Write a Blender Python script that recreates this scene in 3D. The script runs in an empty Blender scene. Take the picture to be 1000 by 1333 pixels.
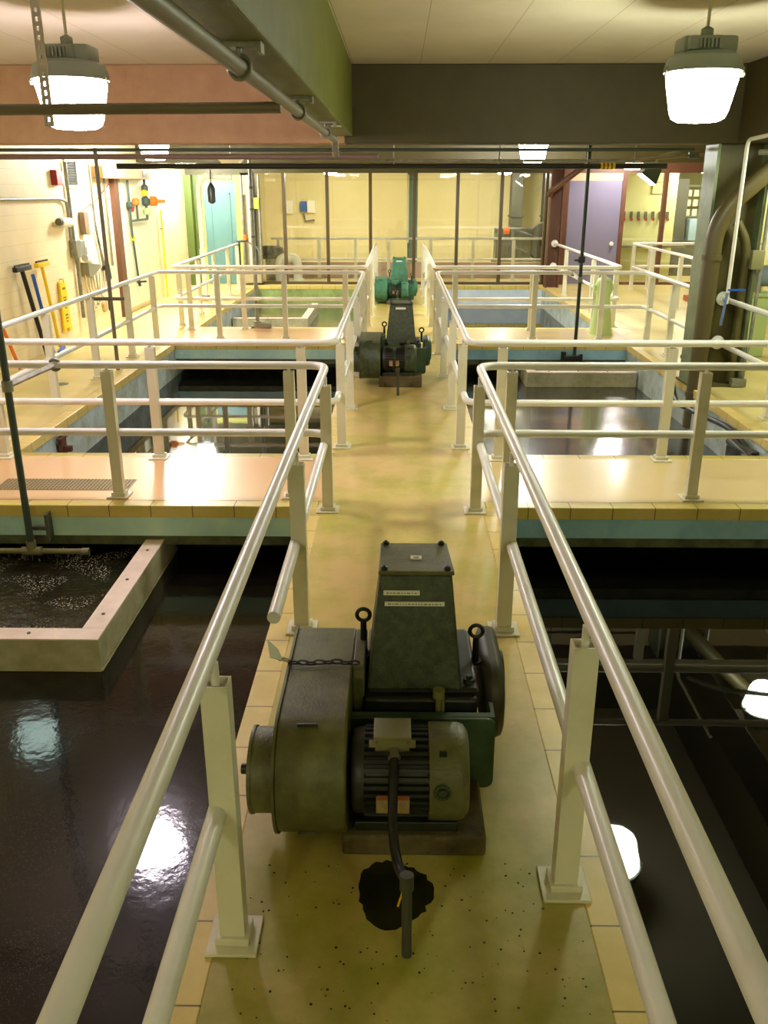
import bpy, bmesh, math, random
from mathutils import Vector, Matrix
random.seed(7)
sc = bpy.context.scene
COL = sc.collection
PI = math.pi

# ------------------------------------------------------------------ mesh builder
class MB:
    def __init__(self): self.v, self.f = [], []
    def add(self, vs, fs):
        b = len(self.v)
        self.v += [tuple(x) for x in vs]
        self.f += [tuple(b + i for i in f) for f in fs]
        return self
    def box(self, lo, hi):
        x0, y0, z0 = lo; x1, y1, z1 = hi
        return self.add([(x0,y0,z0),(x1,y0,z0),(x1,y1,z0),(x0,y1,z0),(x0,y0,z1),(x1,y0,z1),(x1,y1,z1),(x0,y1,z1)],
                        [(0,3,2,1),(4,5,6,7),(0,1,5,4),(1,2,6,5),(2,3,7,6),(3,0,4,7)])
    def cbox(self, c, s, rot=None, bev=0.0):
        """box about a centre, optionally rotated (Euler xyz), with chamfered edges"""
        bm = bmesh.new(); bmesh.ops.create_cube(bm, size=1)
        for v in bm.verts: v.co = Vector((v.co.x*s[0], v.co.y*s[1], v.co.z*s[2]))
        if bev: bmesh.ops.bevel(bm, geom=list(bm.edges), offset=bev, segments=2, affect='EDGES', profile=.6)
        R = Matrix.Identity(3)
        if rot:
            from mathutils import Euler
            R = Euler(rot).to_matrix()
        bm.verts.index_update()
        self.add([R @ v.co + Vector(c) for v in bm.verts], [[v.index for v in f.verts] for f in bm.faces]); bm.free()
        return self
    def tube(self, pts, r, n=12, caps=True, closed=False):
        P = [Vector(p) for p in pts]; m = len(P)
        rs = r if isinstance(r, (list, tuple)) else [r]*m
        T = []
        for i in range(m):
            a = P[(i-1) % m] if (closed or i > 0) else P[i]
            b = P[(i+1) % m] if (closed or i < m-1) else P[i]
            d = (b - a); T.append(d.normalized() if d.length > 1e-9 else Vector((0,0,1)))
        up = Vector((0,0,1)) if abs(T[0].z) < .9 else Vector((1,0,0))
        N = (up - T[0]*up.dot(T[0])).normalized()
        vs, fs = [], []
        for i in range(m):
            N = (N - T[i]*N.dot(T[i])).normalized(); B = T[i].cross(N)
            for k in range(n):
                a = 2*PI*k/n
                vs.append(P[i] + (N*math.cos(a) + B*math.sin(a))*rs[i])
        for i in range(m if closed else m-1):
            j = (i+1) % m
            for k in range(n):
                fs.append((i*n+k, i*n+(k+1) % n, j*n+(k+1) % n, j*n+k))
        if caps and not closed:
            fs.append(tuple(reversed(range(n)))); fs.append(tuple((m-1)*n+k for k in range(n)))
        return self.add(vs, fs)
    def cyl(self, a, b, r, r2=None, n=20): return self.tube([a, b], [r, r if r2 is None else r2], n)
    def prism(self, prof, axis, a, b):
        """closed profile extruded along an axis; profile coords are the two other axes in order"""
        n = len(prof)
        def p(u, w, t): return (t,u,w) if axis == 'x' else (u,t,w) if axis == 'y' else (u,w,t)
        vs = [p(u,w,a) for u,w in prof] + [p(u,w,b) for u,w in prof]
        fs = [(i,(i+1) % n,n+(i+1) % n,n+i) for i in range(n)] + [tuple(reversed(range(n))), tuple(range(n,2*n))]
        return self.add(vs, fs)
    def lathe(self, prof, c, n=28, axis='z'):
        """profile of (radius, height) turned about an axis through c"""
        vs, fs = [], []
        for r, h in prof:
            for k in range(n):
                a = 2*PI*k/n; u, w = max(r,1e-4)*math.cos(a), max(r,1e-4)*math.sin(a)
                q = (u,w,h) if axis == 'z' else (h,u,w) if axis == 'x' else (u,h,w)
                vs.append((c[0]+q[0], c[1]+q[1], c[2]+q[2]))
        m = len(prof)
        for i in range(m-1):
            for k in range(n): fs.append((i*n+k, i*n+(k+1) % n, (i+1)*n+(k+1) % n, (i+1)*n+k))
        fs.append(tuple(reversed(range(n)))); fs.append(tuple((m-1)*n+k for k in range(n)))
        return self.add(vs, fs)
    def ring(self, c, R, r, axis='y', n=20, m=8):
        pts = []
        for k in range(n):
            a = 2*PI*k/n; u, w = R*math.cos(a), R*math.sin(a)
            q = (u,w,0) if axis == 'z' else (0,u,w) if axis == 'x' else (u,0,w)
            pts.append((c[0]+q[0], c[1]+q[1], c[2]+q[2]))
        return self.tube(pts, r, m, closed=True)

def link(name, mb, mat, parent=None, bevel=0, smooth=True):
    me = bpy.data.meshes.new(name)
    off = Vector((0,0,0)); p = parent
    while p is not None: off += Vector(p.location); p = p.parent
    me.from_pydata([tuple(Vector(v) - off) for v in mb.v], [], mb.f)
    bm = bmesh.new(); bm.from_mesh(me); bmesh.ops.recalc_face_normals(bm, faces=bm.faces); bm.to_mesh(me); bm.free()
    if smooth:
        me.shade_smooth(); me.set_sharp_from_angle(angle=math.radians(38))
    me.materials.append(mat)
    o = bpy.data.objects.new(name, me); COL.objects.link(o)
    if parent is not None: o.parent = parent
    if bevel:
        b = o.modifiers.new('bevel', 'BEVEL'); b.width = bevel; b.segments = 2; b.limit_method = 'ANGLE'
    return o
def tag(o, label, cat, group=None, kind=None):
    o['label'] = label; o['category'] = cat
    if group: o['group'] = group
    if kind: o['kind'] = kind
    return o
def thing(name, label, cat, loc, group=None):
    o = bpy.data.objects.new(name, None); COL.objects.link(o); o.location = loc; o.empty_display_size = .1
    return tag(o, label, cat, group)
def struct(name, mb, mat, label=None, bevel=0, parent=None):
    o = link(name, mb, mat, parent, bevel, smooth=False)
    if parent is None:
        o['kind'] = 'structure'
        if label: o['label'] = label
    return o
def dup(root, loc, label, group=None):
    kids = {}
    for o in bpy.data.objects:
        if o.parent: kids.setdefault(o.parent.name, []).append(o)
    def rec(o, par):
        c = o.copy(); COL.objects.link(c); c.parent = par
        for ch in kids.get(o.name, []): rec(ch, c)
        return c
    r = rec(root, None); r.location = loc; r['label'] = label
    if group: r['group'] = group
    return r
def fillet(pts, rad, n=7):
    """polyline with rounded corners"""
    P = [Vector(p) for p in pts]; out = [P[0]]
    for i in range(1, len(P)-1):
        a, b, c = P[i-1], P[i], P[i+1]
        d1, d2 = (a-b), (c-b); r = min(rad, d1.length*.49, d2.length*.49)
        d1.normalize(); d2.normalize()
        s, e = b + d1*r, b + d2*r
        for k in range(n+1):
            t = k/n; out.append(s*(1-t)**2 + b*2*t*(1-t) + e*t*t)
    out.append(P[-1]); return out

# ------------------------------------------------------------------ materials
def L(h):
    """sRGB 0-255 to linear"""
    return tuple(((c/255)/12.92 if c/255 <= .04045 else (((c/255)+.055)/1.055)**2.4) for c in h)
def mat(name, c, rough=.5, metal=0., c2=None, scale=6., amt=1., bump=0., bscale=40., spec=.5, lo=.35, hi=.7):
    m = bpy.data.materials.new(name); m.use_nodes = True
    nt = m.node_tree; N = nt.nodes; bs = N['Principled BSDF']
    bs.inputs['Base Color'].default_value = (*c, 1); bs.inputs['Roughness'].default_value = rough
    bs.inputs['Metallic'].default_value = metal; bs.inputs['Specular IOR Level'].default_value = spec
    if c2 or bump: tc = N.new('ShaderNodeTexCoord')
    if c2:
        n1 = N.new('ShaderNodeTexNoise'); n1.inputs['Scale'].default_value = scale; n1.inputs['Detail'].default_value = 6
        n1.inputs['Roughness'].default_value = .65
        rp = N.new('ShaderNodeMapRange'); rp.inputs[1].default_value = lo; rp.inputs[2].default_value = hi; rp.inputs[4].default_value = amt
        mx = N.new('ShaderNodeMix'); mx.data_type = 'RGBA'
        mx.inputs[6].default_value = (*c,1); mx.inputs[7].default_value = (*c2,1)
        nt.links.new(tc.outputs['Object'], n1.inputs['Vector']); nt.links.new(n1.outputs['Fac'], rp.inputs[0])
        nt.links.new(rp.outputs[0], mx.inputs[0]); nt.links.new(mx.outputs[2], bs.inputs['Base Color'])
    if bump:
        n2 = N.new('ShaderNodeTexNoise'); n2.inputs['Scale'].default_value = bscale; n2.inputs['Detail'].default_value = 4
        b = N.new('ShaderNodeBump'); b.inputs['Strength'].default_value = bump; b.inputs['Distance'].default_value = .02
        nt.links.new(tc.outputs['Object'], n2.inputs['Vector']); nt.links.new(n2.outputs['Fac'], b.inputs['Height'])
        nt.links.new(b.outputs['Normal'], bs.inputs['Normal'])
    return m
def emis(name, c, s):
    m = bpy.data.materials.new(name); m.use_nodes = True; bs = m.node_tree.nodes['Principled BSDF']
    bs.inputs['Base Color'].default_value = (.8,.8,.8,1)
    bs.inputs['Emission Color'].default_value = (*c,1); bs.inputs['Emission Strength'].default_value = s
    return m
def joints(m, axis, step, width, dark, phase=0., axis2=None, step2=1.):
    """thin dark joints across a surface, every `step` metres along an axis of the world"""
    nt = m.node_tree; N = nt.nodes; bs = N['Principled BSDF']
    g = N.new('ShaderNodeTexCoord'); s = N.new('ShaderNodeSeparateXYZ'); nt.links.new(g.outputs['Object'], s.inputs[0])
    def line(ax, st, ph):
        a = N.new('ShaderNodeMath'); a.operation = 'ADD'; a.inputs[1].default_value = ph + 100*st
        nt.links.new(s.outputs[ax], a.inputs[0])
        b = N.new('ShaderNodeMath'); b.operation = 'MODULO'; b.inputs[1].default_value = st; nt.links.new(a.outputs[0], b.inputs[0])
        d = N.new('ShaderNodeMath'); d.operation = 'LESS_THAN'; d.inputs[1].default_value = width; nt.links.new(b.outputs[0], d.inputs[0])
        return d
    f = line(axis, step, phase)
    if axis2 is not None:
        f2 = line(axis2, step2, 0); mxm = N.new('ShaderNodeMath'); mxm.operation = 'MAXIMUM'
        nt.links.new(f.outputs[0], mxm.inputs[0]); nt.links.new(f2.outputs[0], mxm.inputs[1]); f = mxm
    mx = N.new('ShaderNodeMix'); mx.data_type = 'RGBA'; mx.inputs[7].default_value = (*dark,1)
    src = bs.inputs['Base Color']
    if src.is_linked: nt.links.new(src.links[0].from_socket, mx.inputs[6])
    else: mx.inputs[6].default_value = src.default_value
    nt.links.new(f.outputs[0], mx.inputs[0]); nt.links.new(mx.outputs[2], bs.inputs['Base Color'])
    return m
def glassy(name, tint, gl=.07):
    m = bpy.data.materials.new(name); m.use_nodes = True; nt = m.node_tree; N = nt.nodes
    N.remove(N['Principled BSDF'])
    t = N.new('ShaderNodeBsdfTransparent'); t.inputs[0].default_value = (*tint,1)
    g = N.new('ShaderNodeBsdfGlossy'); g.inputs['Roughness'].default_value = .02
    mx = N.new('ShaderNodeMixShader'); mx.inputs[0].default_value = gl
    nt.links.new(t.outputs[0], mx.inputs[1]); nt.links.new(g.outputs[0], mx.inputs[2])
    nt.links.new(mx.outputs[0], N['Material Output'].inputs[0]); return m
def water(name, c, bump, bscale, rough=.04, fleck=None, film=0):
    m = mat(name, c, rough, bump=bump, bscale=bscale)
    bs = m.node_tree.nodes['Principled BSDF']; bs.inputs['IOR'].default_value = 1.33
    if film:
        bs.inputs['Coat Weight'].default_value = 1; bs.inputs['Coat IOR'].default_value = 1.33; bs.inputs['Coat Roughness'].default_value = rough
        bs.inputs['Roughness'].default_value = film; bs.inputs['Specular IOR Level'].default_value = .14
        if bump:
            src = bs.inputs['Normal'].links[0].from_socket; m.node_tree.links.new(src, bs.inputs['Coat Normal'])
    if fleck:
        nt = m.node_tree; N = nt.nodes; tc = N.new('ShaderNodeTexCoord')
        vo = N.new('ShaderNodeTexVoronoi'); vo.inputs['Scale'].default_value = fleck[0]
        no = N.new('ShaderNodeTexNoise'); no.inputs['Scale'].default_value = fleck[1]; no.inputs['Detail'].default_value = 3
        r1 = N.new('ShaderNodeMapRange'); r1.inputs[1].default_value = fleck[2]; r1.inputs[2].default_value = fleck[2]*.4
        r2 = N.new('ShaderNodeMapRange'); r2.inputs[1].default_value = fleck[3]; r2.inputs[2].default_value = fleck[3]+.12
        mu = N.new('ShaderNodeMath'); mu.operation = 'MULTIPLY'
        mx = N.new('ShaderNodeMix'); mx.data_type = 'RGBA'; mx.inputs[6].default_value = (*c,1); mx.inputs[7].default_value = (*fleck[4],1)
        for n in (vo, no): nt.links.new(tc.outputs['Object'], n.inputs['Vector'])
        nt.links.new(vo.outputs['Distance'], r1.inputs[0]); nt.links.new(no.outputs['Fac'], r2.inputs[0])
        nt.links.new(r1.outputs[0], mu.inputs[0]); nt.links.new(r2.outputs[0], mu.inputs[1])
        nt.links.new(mu.outputs[0], mx.inputs[0]); nt.links.new(mx.outputs[2], bs.inputs['Base Color'])
    return m

M = {}
M['rail'] = mat('rail_paint', L((232,230,222)), .32, c2=L((214,210,198)), scale=2.5, lo=.5, hi=.8, spec=.6)
M['post'] = mat('post_paint', L((222,218,194)), .38, c2=L((200,194,162)), scale=3, lo=.5, hi=.8)
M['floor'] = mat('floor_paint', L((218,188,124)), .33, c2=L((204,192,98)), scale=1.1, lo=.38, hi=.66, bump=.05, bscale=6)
def stain_and_dimming(m):
    # olive stain with foreground dimming painted in towards the viewer, broken up by noise
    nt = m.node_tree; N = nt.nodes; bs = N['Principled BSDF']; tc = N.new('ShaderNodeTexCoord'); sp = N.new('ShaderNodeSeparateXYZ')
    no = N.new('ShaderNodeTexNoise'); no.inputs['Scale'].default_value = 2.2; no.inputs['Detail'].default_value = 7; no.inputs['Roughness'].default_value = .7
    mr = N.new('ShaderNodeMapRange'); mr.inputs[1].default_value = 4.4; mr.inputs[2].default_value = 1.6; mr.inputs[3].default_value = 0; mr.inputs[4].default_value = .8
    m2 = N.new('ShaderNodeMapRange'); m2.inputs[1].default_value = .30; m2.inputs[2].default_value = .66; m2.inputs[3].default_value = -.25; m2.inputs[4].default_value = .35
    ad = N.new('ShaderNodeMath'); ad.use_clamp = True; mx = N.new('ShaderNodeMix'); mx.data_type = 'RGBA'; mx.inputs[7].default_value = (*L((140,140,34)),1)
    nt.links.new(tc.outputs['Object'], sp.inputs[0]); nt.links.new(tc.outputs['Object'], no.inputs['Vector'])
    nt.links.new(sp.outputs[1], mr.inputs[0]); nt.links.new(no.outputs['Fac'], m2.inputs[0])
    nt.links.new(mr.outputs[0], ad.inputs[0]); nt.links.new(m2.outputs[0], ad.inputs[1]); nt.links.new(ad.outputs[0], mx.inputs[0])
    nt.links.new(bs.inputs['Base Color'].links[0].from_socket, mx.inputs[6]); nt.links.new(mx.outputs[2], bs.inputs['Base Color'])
stain_and_dimming(M['floor'])
M['slab'] = mat('floor_crosswalk', L((226,198,146)), .30, c2=L((214,190,120)), scale=1.2, bump=.04, bscale=5)
M['slab_tan'] = mat('floor_crosswalk_tan', L((226,174,128)), .30, c2=L((222,184,128)), scale=1.2, bump=.04, bscale=5)
for q in ('slab','slab_tan','floor'):
    b_ = M[q].node_tree.nodes['Principled BSDF']; b_.inputs['Coat Weight'].default_value = .8 if q != 'floor' else .3; b_.inputs['Coat Roughness'].default_value = .14
M['side_floor'] = mat('side_floor_paint', L((226,208,142)), .35, c2=L((205,188,110)), scale=1.2)
M['tile'] = mat('edge_tile', L((232,206,130)), .35, c2=L((214,190,104)), scale=5)
M['tile_y'] = joints(M['tile'], 1, .332, .007, L((120,98,50)))
M['tile_x'] = joints(mat('edge_tile_cross', L((230,204,128)), .35, c2=L((210,196,84)), scale=5), 0, .332, .007, L((120,98,50)))
M['aqua'] = mat('aqua_paint', L((206,240,222)), .6, c2=L((174,216,222)), scale=2.5, bump=.2, bscale=25)
M['bluegrey'] = mat('basin_wall_paint', L((196,212,218)), .6, c2=L((150,158,136)), scale=3.5, bump=.2, bscale=25)
M['darkconc'] = mat('wet_concrete', L((110,112,78)), .6, c2=L((62,66,44)), scale=6, bump=.2)
M['conc'] = mat('bare_concrete', L((128,118,78)), .8, c2=L((88,80,50)), scale=12, bump=.3)
M['pad'] = mat('pad_concrete', L((104,90,50)), .8, c2=L((60,52,28)), scale=9, bump=.4)
M['ceil'] = joints(mat('ceiling_paint', L((220,208,186)), .75, c2=L((208,196,170)), scale=.8), 0, .76, .006, L((160,148,110)), phase=-.2)
M['wall'] = joints(mat('cream_block_wall', L((240,224,182)), .6, c2=L((230,210,164)), scale=1.4, bump=.08), 2, .2, .006, L((214,196,140)))
M['wall_y'] = mat('yellow_wall', L((228,218,172)), .7, c2=L((220,208,156)), scale=1)
M['wall_g'] = mat('green_yellow_wall', L((222,220,160)), .7, c2=L((212,210,146)), scale=1)
M['beam_d'] = mat('dark_brown_paint', L((72,62,22)), .6, c2=L((62,53,20)), scale=3, bump=.1)
M['beam_p'] = mat('tan_brown_paint', L((178,140,98)), .65, c2=L((162,120,84)), scale=3, bump=.15)
M['beam_g'] = mat('olive_paint', L((108,114,36)), .55, c2=L((94,96,32)), scale=3, bump=.1)
M['brown'] = mat('brown_paint', L((104,66,44)), .5, c2=L((92,56,38)), scale=4)
M['mullion'] = mat('dark_bronze_frame', L((84,66,36)), .4)
M['purple'] = mat('grey_violet_door', L((122,116,138)), .5)
M['teal'] = mat('teal_door_paint', L((94,134,132)), .45)
M['yellow_frame'] = mat('yellow_frame_paint', L((206,204,92)), .5)
M['dkgreen'] = mat('dark_green_paint', L((84,100,34)), .5)
M['glass'] = glassy('window_glass', (.96,.97,.93), .07)
M['mach'] = mat('machine_green', L((74,84,54)), .38, c2=L((44,52,30)), scale=26, bump=.3, bscale=170, lo=.3, hi=.65)
M['mach_l'] = mat('guard_green', L((108,108,62)), .45, c2=L((76,74,36)), scale=7, bump=.15, bscale=90)
M['mach_d'] = mat('machine_dark', L((40,42,30)), .45, c2=L((24,25,17)), scale=14)
M['plate'] = mat('bracket_green', L((64,88,62)), .45, c2=L((46,64,42)), scale=9)
M['brownmach'] = mat('gear_housing', L((66,54,38)), .5, c2=L((54,66,46)), scale=4)
M['box'] = mat('junction_grey', L((128,124,84)), .45)
M['teal_m'] = mat('teal_machine', L((70,128,98)), .42, c2=L((52,96,74)), scale=12)
M['teal_d'] = mat('teal_machine_dark', L((36,70,54)), .45)
M['black'] = mat('black_rubber', L((26,26,24)), .4)
M['steel'] = mat('dull_steel', L((150,148,130)), .35, .6)
M['galv'] = mat('galvanised', L((150,150,134)), .45, .3, c2=L((120,120,104)), scale=15)
M['rust'] = mat('rust', L((104,58,38)), .8, c2=L((70,40,26)), scale=14)
M['white'] = mat('white_plastic', L((236,234,222)), .45)
M['cream'] = mat('cream_plate', L((226,222,200)), .5)
M['inkgrey'] = mat('grey_print', L((120,118,108)), .6)
M['red'] = mat('red_paint', L((150,40,26)), .5)
M['orange'] = mat('orange_plastic', L((230,120,30)), .5)
M['yellow'] = mat('yellow_plastic', L((250,208,20)), .45)
M['blue'] = mat('blue_plastic', L((26,92,190)), .45)
M['pgrey'] = mat('conduit_grey', L((120,114,92)), .5, .2)
M['pdark'] = mat('pipe_dark_green', L((62,76,66)), .45)
M['ppink'] = mat('pipe_mauve', L((126,104,96)), .5)
M['pole_black'] = mat('pole_black', L((38,50,46)), .45)
M['trough'] = mat('trough_fibreglass', L((240,222,208)), .5, c2=L((222,202,184)), scale=6)
M['trough_in'] = mat('trough_side', L((204,196,164)), .55, c2=L((160,156,112)), scale=5)
M['colg'] = mat('pale_green_steel', L((128,140,104)), .5, c2=L((104,114,80)), scale=5)
M['colo'] = mat('olive_steel', L((92,84,42)), .5, c2=L((78,70,32)), scale=4)
M['bigpipe'] = mat('brown_olive_pipe', L((88,78,44)), .42)
M['lime'] = mat('lime_paint', L((184,206,140)), .5)
M['bluegm'] = mat('blue_grey_machine', L((120,140,150)), .5)
M['dgrey'] = mat('dark_grey_metal', L((86,86,74)), .5)
M['lamp_h'] = mat('lamp_housing', L((138,148,138)), .5)
M['water'] = water('tank_water', L((14,11,8)), .05, 16, .06, fleck=(120,1.6,.15,.44,L((170,160,144))), film=.17)
M['water'].node_tree.nodes['Principled BSDF'].inputs['Specular IOR Level'].default_value = .12
M['water_calm'] = water('calm_water', L((11,11,8)), .012, 2.5, .015)
M['water_mid'] = water('middle_water', L((22,20,14)), .06, 3.5, .10, film=.3)
b_ = M['water_mid'].node_tree.nodes['Principled BSDF']; b_.inputs['Specular IOR Level'].default_value = .45; b_.inputs['Roughness'].default_value = .2
M['water_left_mid'] = water('middle_water_left', L((16,16,10)), .03, 3, .03)
M['water_foam'] = water('sprayed_water', L((26,23,12)), .55, 16, .05, fleck=(60,3.0,.34,.50,L((216,212,196))))
M['stain'] = mat('oil', L((26,28,10)), .22, c2=L((44,44,14)), scale=14)
M['drip'] = mat('water_drops', L((190,190,176)), .1)
M['lamp_pink'] = emis('lamp_glow_pink', (1,.86,.97), 64)
M['lamp_green'] = emis('lamp_glow_green', (.93,1,.78), 52)
M['lamp_blue'] = emis('lamp_glow_cool', (.98,1,.95), 140)
M['lamp_dim'] = emis('lamp_glow_dim', (.7,1,.9), 4)
M['lamp_warm'] = emis('lamp_glow_yellow', (.98,1,.70), 28)
M['lamp_pink_far'] = emis('lamp_glow_pink_far', (1,.93,.90), 55)
M['lamp_room'] = emis('room_lamp_glow', (1,.97,.86), 100)
M['tube'] = emis('tube_light', (1,.97,.85), 20)

# ------------------------------------------------------------------ the setting
BX0, BX1 = .765, 3.65            # basins, from the walkway to the side floors
S1, S2 = (6.5, 7.97), (14.25, 16.0)
END = 23.2; WALL = 23.5; TW = .135; CEIL = 3.67; WATER = -.53
f = MB()
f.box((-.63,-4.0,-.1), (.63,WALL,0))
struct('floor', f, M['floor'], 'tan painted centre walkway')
for s in (-1,1):
    f = MB()
    for a,b in (S1,S2):
        x0,x1 = sorted((s*.63, s*(BX1+TW))); f.box((x0,a+TW,-.1),(x1,b-TW,0))
    struct('floor', f, M['slab'] if s > 0 else M['slab_tan'], 'crosswalks between the basins')
f = MB(); f.box((-5.6,-4.0,-.1),(-BX1-TW,WALL,0)); f.box((BX1+TW,-4.0,-.1),(10.2,WALL,0))
for s in (-1,1):
    x0,x1 = sorted((s*.63,s*(BX1+TW))); f.box((x0,END+TW,-.1),(x1,WALL,0))
f.box((-5.6,WALL,-.1),(10.2,31,0))
struct('floor', f, M['side_floor'], 'pale yellow side floors')
ty, tx = MB(), MB()
for s in (-1,1):
    for a,b in ((-4.0,S1[0]),(S1[1],S2[0]),(S2[1],END)):
        for e0,e1 in ((.63,BX0),(BX1,BX1+TW)):
            x0,x1 = sorted((s*e0,s*e1)); ty.box((x0,a,-.1),(x1,b,0))
    for a,b in ((S1[0],S1[0]+TW),(S1[1]-TW,S1[1]),(S2[0],S2[0]+TW),(S2[1]-TW,S2[1]),(END,END+TW)):
        x0,x1 = sorted((s*.63,s*(BX1+TW))); tx.box((x0,a,-.1),(x1,b,0))
struct('trim_1', ty, M['tile_y'], 'edge tiles along the walkway and side floors', bevel=.006)
struct('trim_2', tx, M['tile_x'], 'edge tiles along the crosswalks', bevel=.006)
w = MB(); w2 = MB(); wb = MB()
for s in (-1,1):
    for a,b in (S1,S2):
        x0,x1 = sorted((s*(BX0-.02),s*(BX1+.02)))
        (w if s < 0 else wb).box((x0,a+.012,-.26),(x1,b-.012,-.1))
        w3 = MB().box((x0,a+.035,-.345),(x1,b-.035,-.26)); w3.box((x0,(a+b)/2-.15,-.6),(x1,(a+b)/2+.15,-.36))
        struct('wall_under_crosswalk', w3, M['darkconc'], 'dark beam and partition under a crosswalk')
    x0,x1 = sorted((s*(BX0-.014),s*(BX1+.02)))
    struct('wall_basin_end', MB().box((x0,END+.012,-.7),(x1,END+.3,-.1)), mat('end_wall_green', L((170,190,112)), .6, c2=L((128,146,80)), scale=4) if s < 0 else mat('pale_blue_paint', L((226,240,250)), .6, c2=L((204,224,240)), scale=3), 'end wall of a far basin')
struct('wall_crosswalk_edge', w, M['aqua'], 'aqua painted crosswalk edges')
struct('wall_crosswalk_edge', wb, mat('blue_edge_paint', L((166,212,232)), .6, c2=L((136,180,206)), scale=2.5, bump=.2, bscale=25), 'blue painted crosswalk edges')
w2.box((-BX0+.014,-4.0,-1.2),(BX0-.014,END+.012,-.1))
w2.box((-BX1-.5,-4.0,-1.2),(-BX1-.014,END+.012,-.1)); w2.box((BX1+.014,-4.0,-1.2),(BX1+.5,END+.012,-.1))
struct('wall_basin', w2, M['bluegrey'], 'blue grey painted basin walls')
def pool(s, y0, y1, m, lab):
    x0,x1 = sorted((s*(BX0-.012), s*(BX1+.012)))
    o = link('water', MB().box((x0,y0,WATER-.04),(x1,y1,WATER)), m); tag(o, lab, 'water', 'water in the basins', 'stuff')
mid1, mid2 = sum(S1)/2, sum(S2)/2
pool(-1,-4.0,mid1-.15,M['water'],'dark speckled water around the nearest trough, with a pink lamp glow')
pool(1,-4.0,mid1-.15,M['water_calm'],'black mirror-calm water reflecting posts and lamps in the nearest basin')
pool(-1,mid1+.15,mid2-.15,M['water_left_mid'],'water below the tool wall, reflecting railings between the two crosswalks')
pool(1,mid1+.15,mid2-.15,M['water_mid'],'water beside the steel column with a broad bright lamp reflection')
pool(-1,mid2+.15,END+.01,M['water_mid'],'dark far basin water in front of the teal door')
pool(1,mid2+.15,END+.01,M['water_calm'],'pale far basin water mirroring the glass wall near the violet door')

struct('wall_left', MB().box((-5.65,-4.0,-.1),(-5.4,WALL,CEIL)), M['wall'], 'cream block wall with tools')
struct('wall_near', MB().box((-5.65,-4.2,-1.2),(10.2,-4.0,CEIL)), M['wall_g'])
struct('wall_right', MB().box((10,-4.0,-.1),(10.2,31,CEIL)), M['wall_g'])
struct('ceiling', MB().box((-5.65,-4.0,CEIL),(10.2,WALL,CEIL+.2)), M['ceil'], 'pale panelled ceiling')
# beams
b = MB().box((-.87,-4.0,2.92),(-.57,11,CEIL)); struct('ceiling_beam', b, M['beam_g'], 'olive beam running down the hall', bevel=.012)
b = MB().box((-5.4,11,2.84),(-.66,11.4,CEIL)); struct('ceiling_beam', b, M['beam_p'], 'tan cross beam behind the pink lamp', bevel=.015)
b = MB().box((-.66,11.003,2.84),(10,11.403,CEIL)); struct('ceiling_beam', b, M['beam_d'], 'dark brown cross beam over the walkway', bevel=.012)
b = MB().box((3.86,-4.0,2.84),(4.3,11,CEIL)); struct('ceiling_beam', b, M['beam_d'], 'dark beam from the column towards the viewer', bevel=.012)
b = MB().box((-5.4,19.2,2.84),(10,19.6,CEIL)); struct('ceiling_beam', b, M['beam_d'], 'second cross beam', bevel=.012)
# back wall: header, door panels, glass partition
h = MB().box((-3.67,WALL,2.71),(3.7,WALL+.25,CEIL)); h.box((-5.4,WALL,2.66),(-3.67,WALL+.25,CEIL))
struct('wall_back', h, mat('header_olive', L((72,68,30)), .55), 'olive header over the glass wall')
h = MB().box((3.7,WALL,0),(4.24,WALL+.2,2.71)); h.box((3.7,WALL,2.71),(10,WALL+.2,CEIL)); h.box((5.57,WALL,0),(5.68,WALL+.2,2.71))
struct('wall_back_brown', h, M['brown'], 'brown panels around the violet door')
h = MB().box((4.24,WALL+.02,2.53),(5.57,WALL+.15,2.71)); struct('trim_3', h, mat('pale_transom', L((214,176,136)), .6), 'pale transom panel over the violet door')
h = MB().box((-5.4,WALL-.25,0),(-5.22,WALL+.2,2.66)); h.box((-5.22,WALL,0),(-5.08,WALL+.2,2.66)); struct('wall_back_green', h, M['dkgreen'], 'dark green jamb')
h = MB().box((-5.08,WALL-.02,0),(-4.965,WALL+.1,2.66)); h.box((-4.16,WALL-.02,0),(-4.02,WALL+.1,2.66)); h.box((-4.965,WALL-.02,2.5),(-4.16,WALL+.1,2.66))
struct('trim_4', h, M['yellow_frame'], 'yellow green door frame')
d = MB().box((-4.965,WALL+.02,.02),(-4.16,WALL+.07,2.5)); do = struct('door_1', d, M['teal'], 'teal door with a raised panel')
pn = MB()
for lo,hi in (((-4.82,.3),(-4.30,.34)),((-4.82,2.2),(-4.30,2.24)),((-4.82,.3),(-4.785,2.24)),((-4.335,.3),(-4.30,2.24))):
    pn.box((lo[0],WALL+.005,lo[1]),(hi[0],WALL+.022,hi[1]))
struct('door_panel', pn, M['teal'], parent=do)
struct('door_handle', MB().cyl((-4.23,WALL-.06,1.0),(-4.23,WALL+.03,1.0),.025), M['steel'], parent=do)
d = MB().box((4.25,WALL+.02,.02),(5.565,WALL+.07,2.525)); do = struct('door_2', d, M['purple'], 'grey violet door')
struct('door_handle', MB().lathe([(.02,-.08),(.05,-.075),(.055,-.04),(.03,-.03),(.03,.03)],(5.40,WALL,1.02),16,'y'), M['cream'], parent=do)
h = MB().box((-4.02,WALL,0),(-3.67,WALL+.15,2.71)); struct('wall_back_grey', h, mat('grey_panel', L((168,156,128)), .6, c2=L((140,132,104)), scale=3), 'grey panel beside the teal door')
xs = [-3.67,-2.941,-1.844,-.748,.365,1.457,2.567,3.695]
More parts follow.
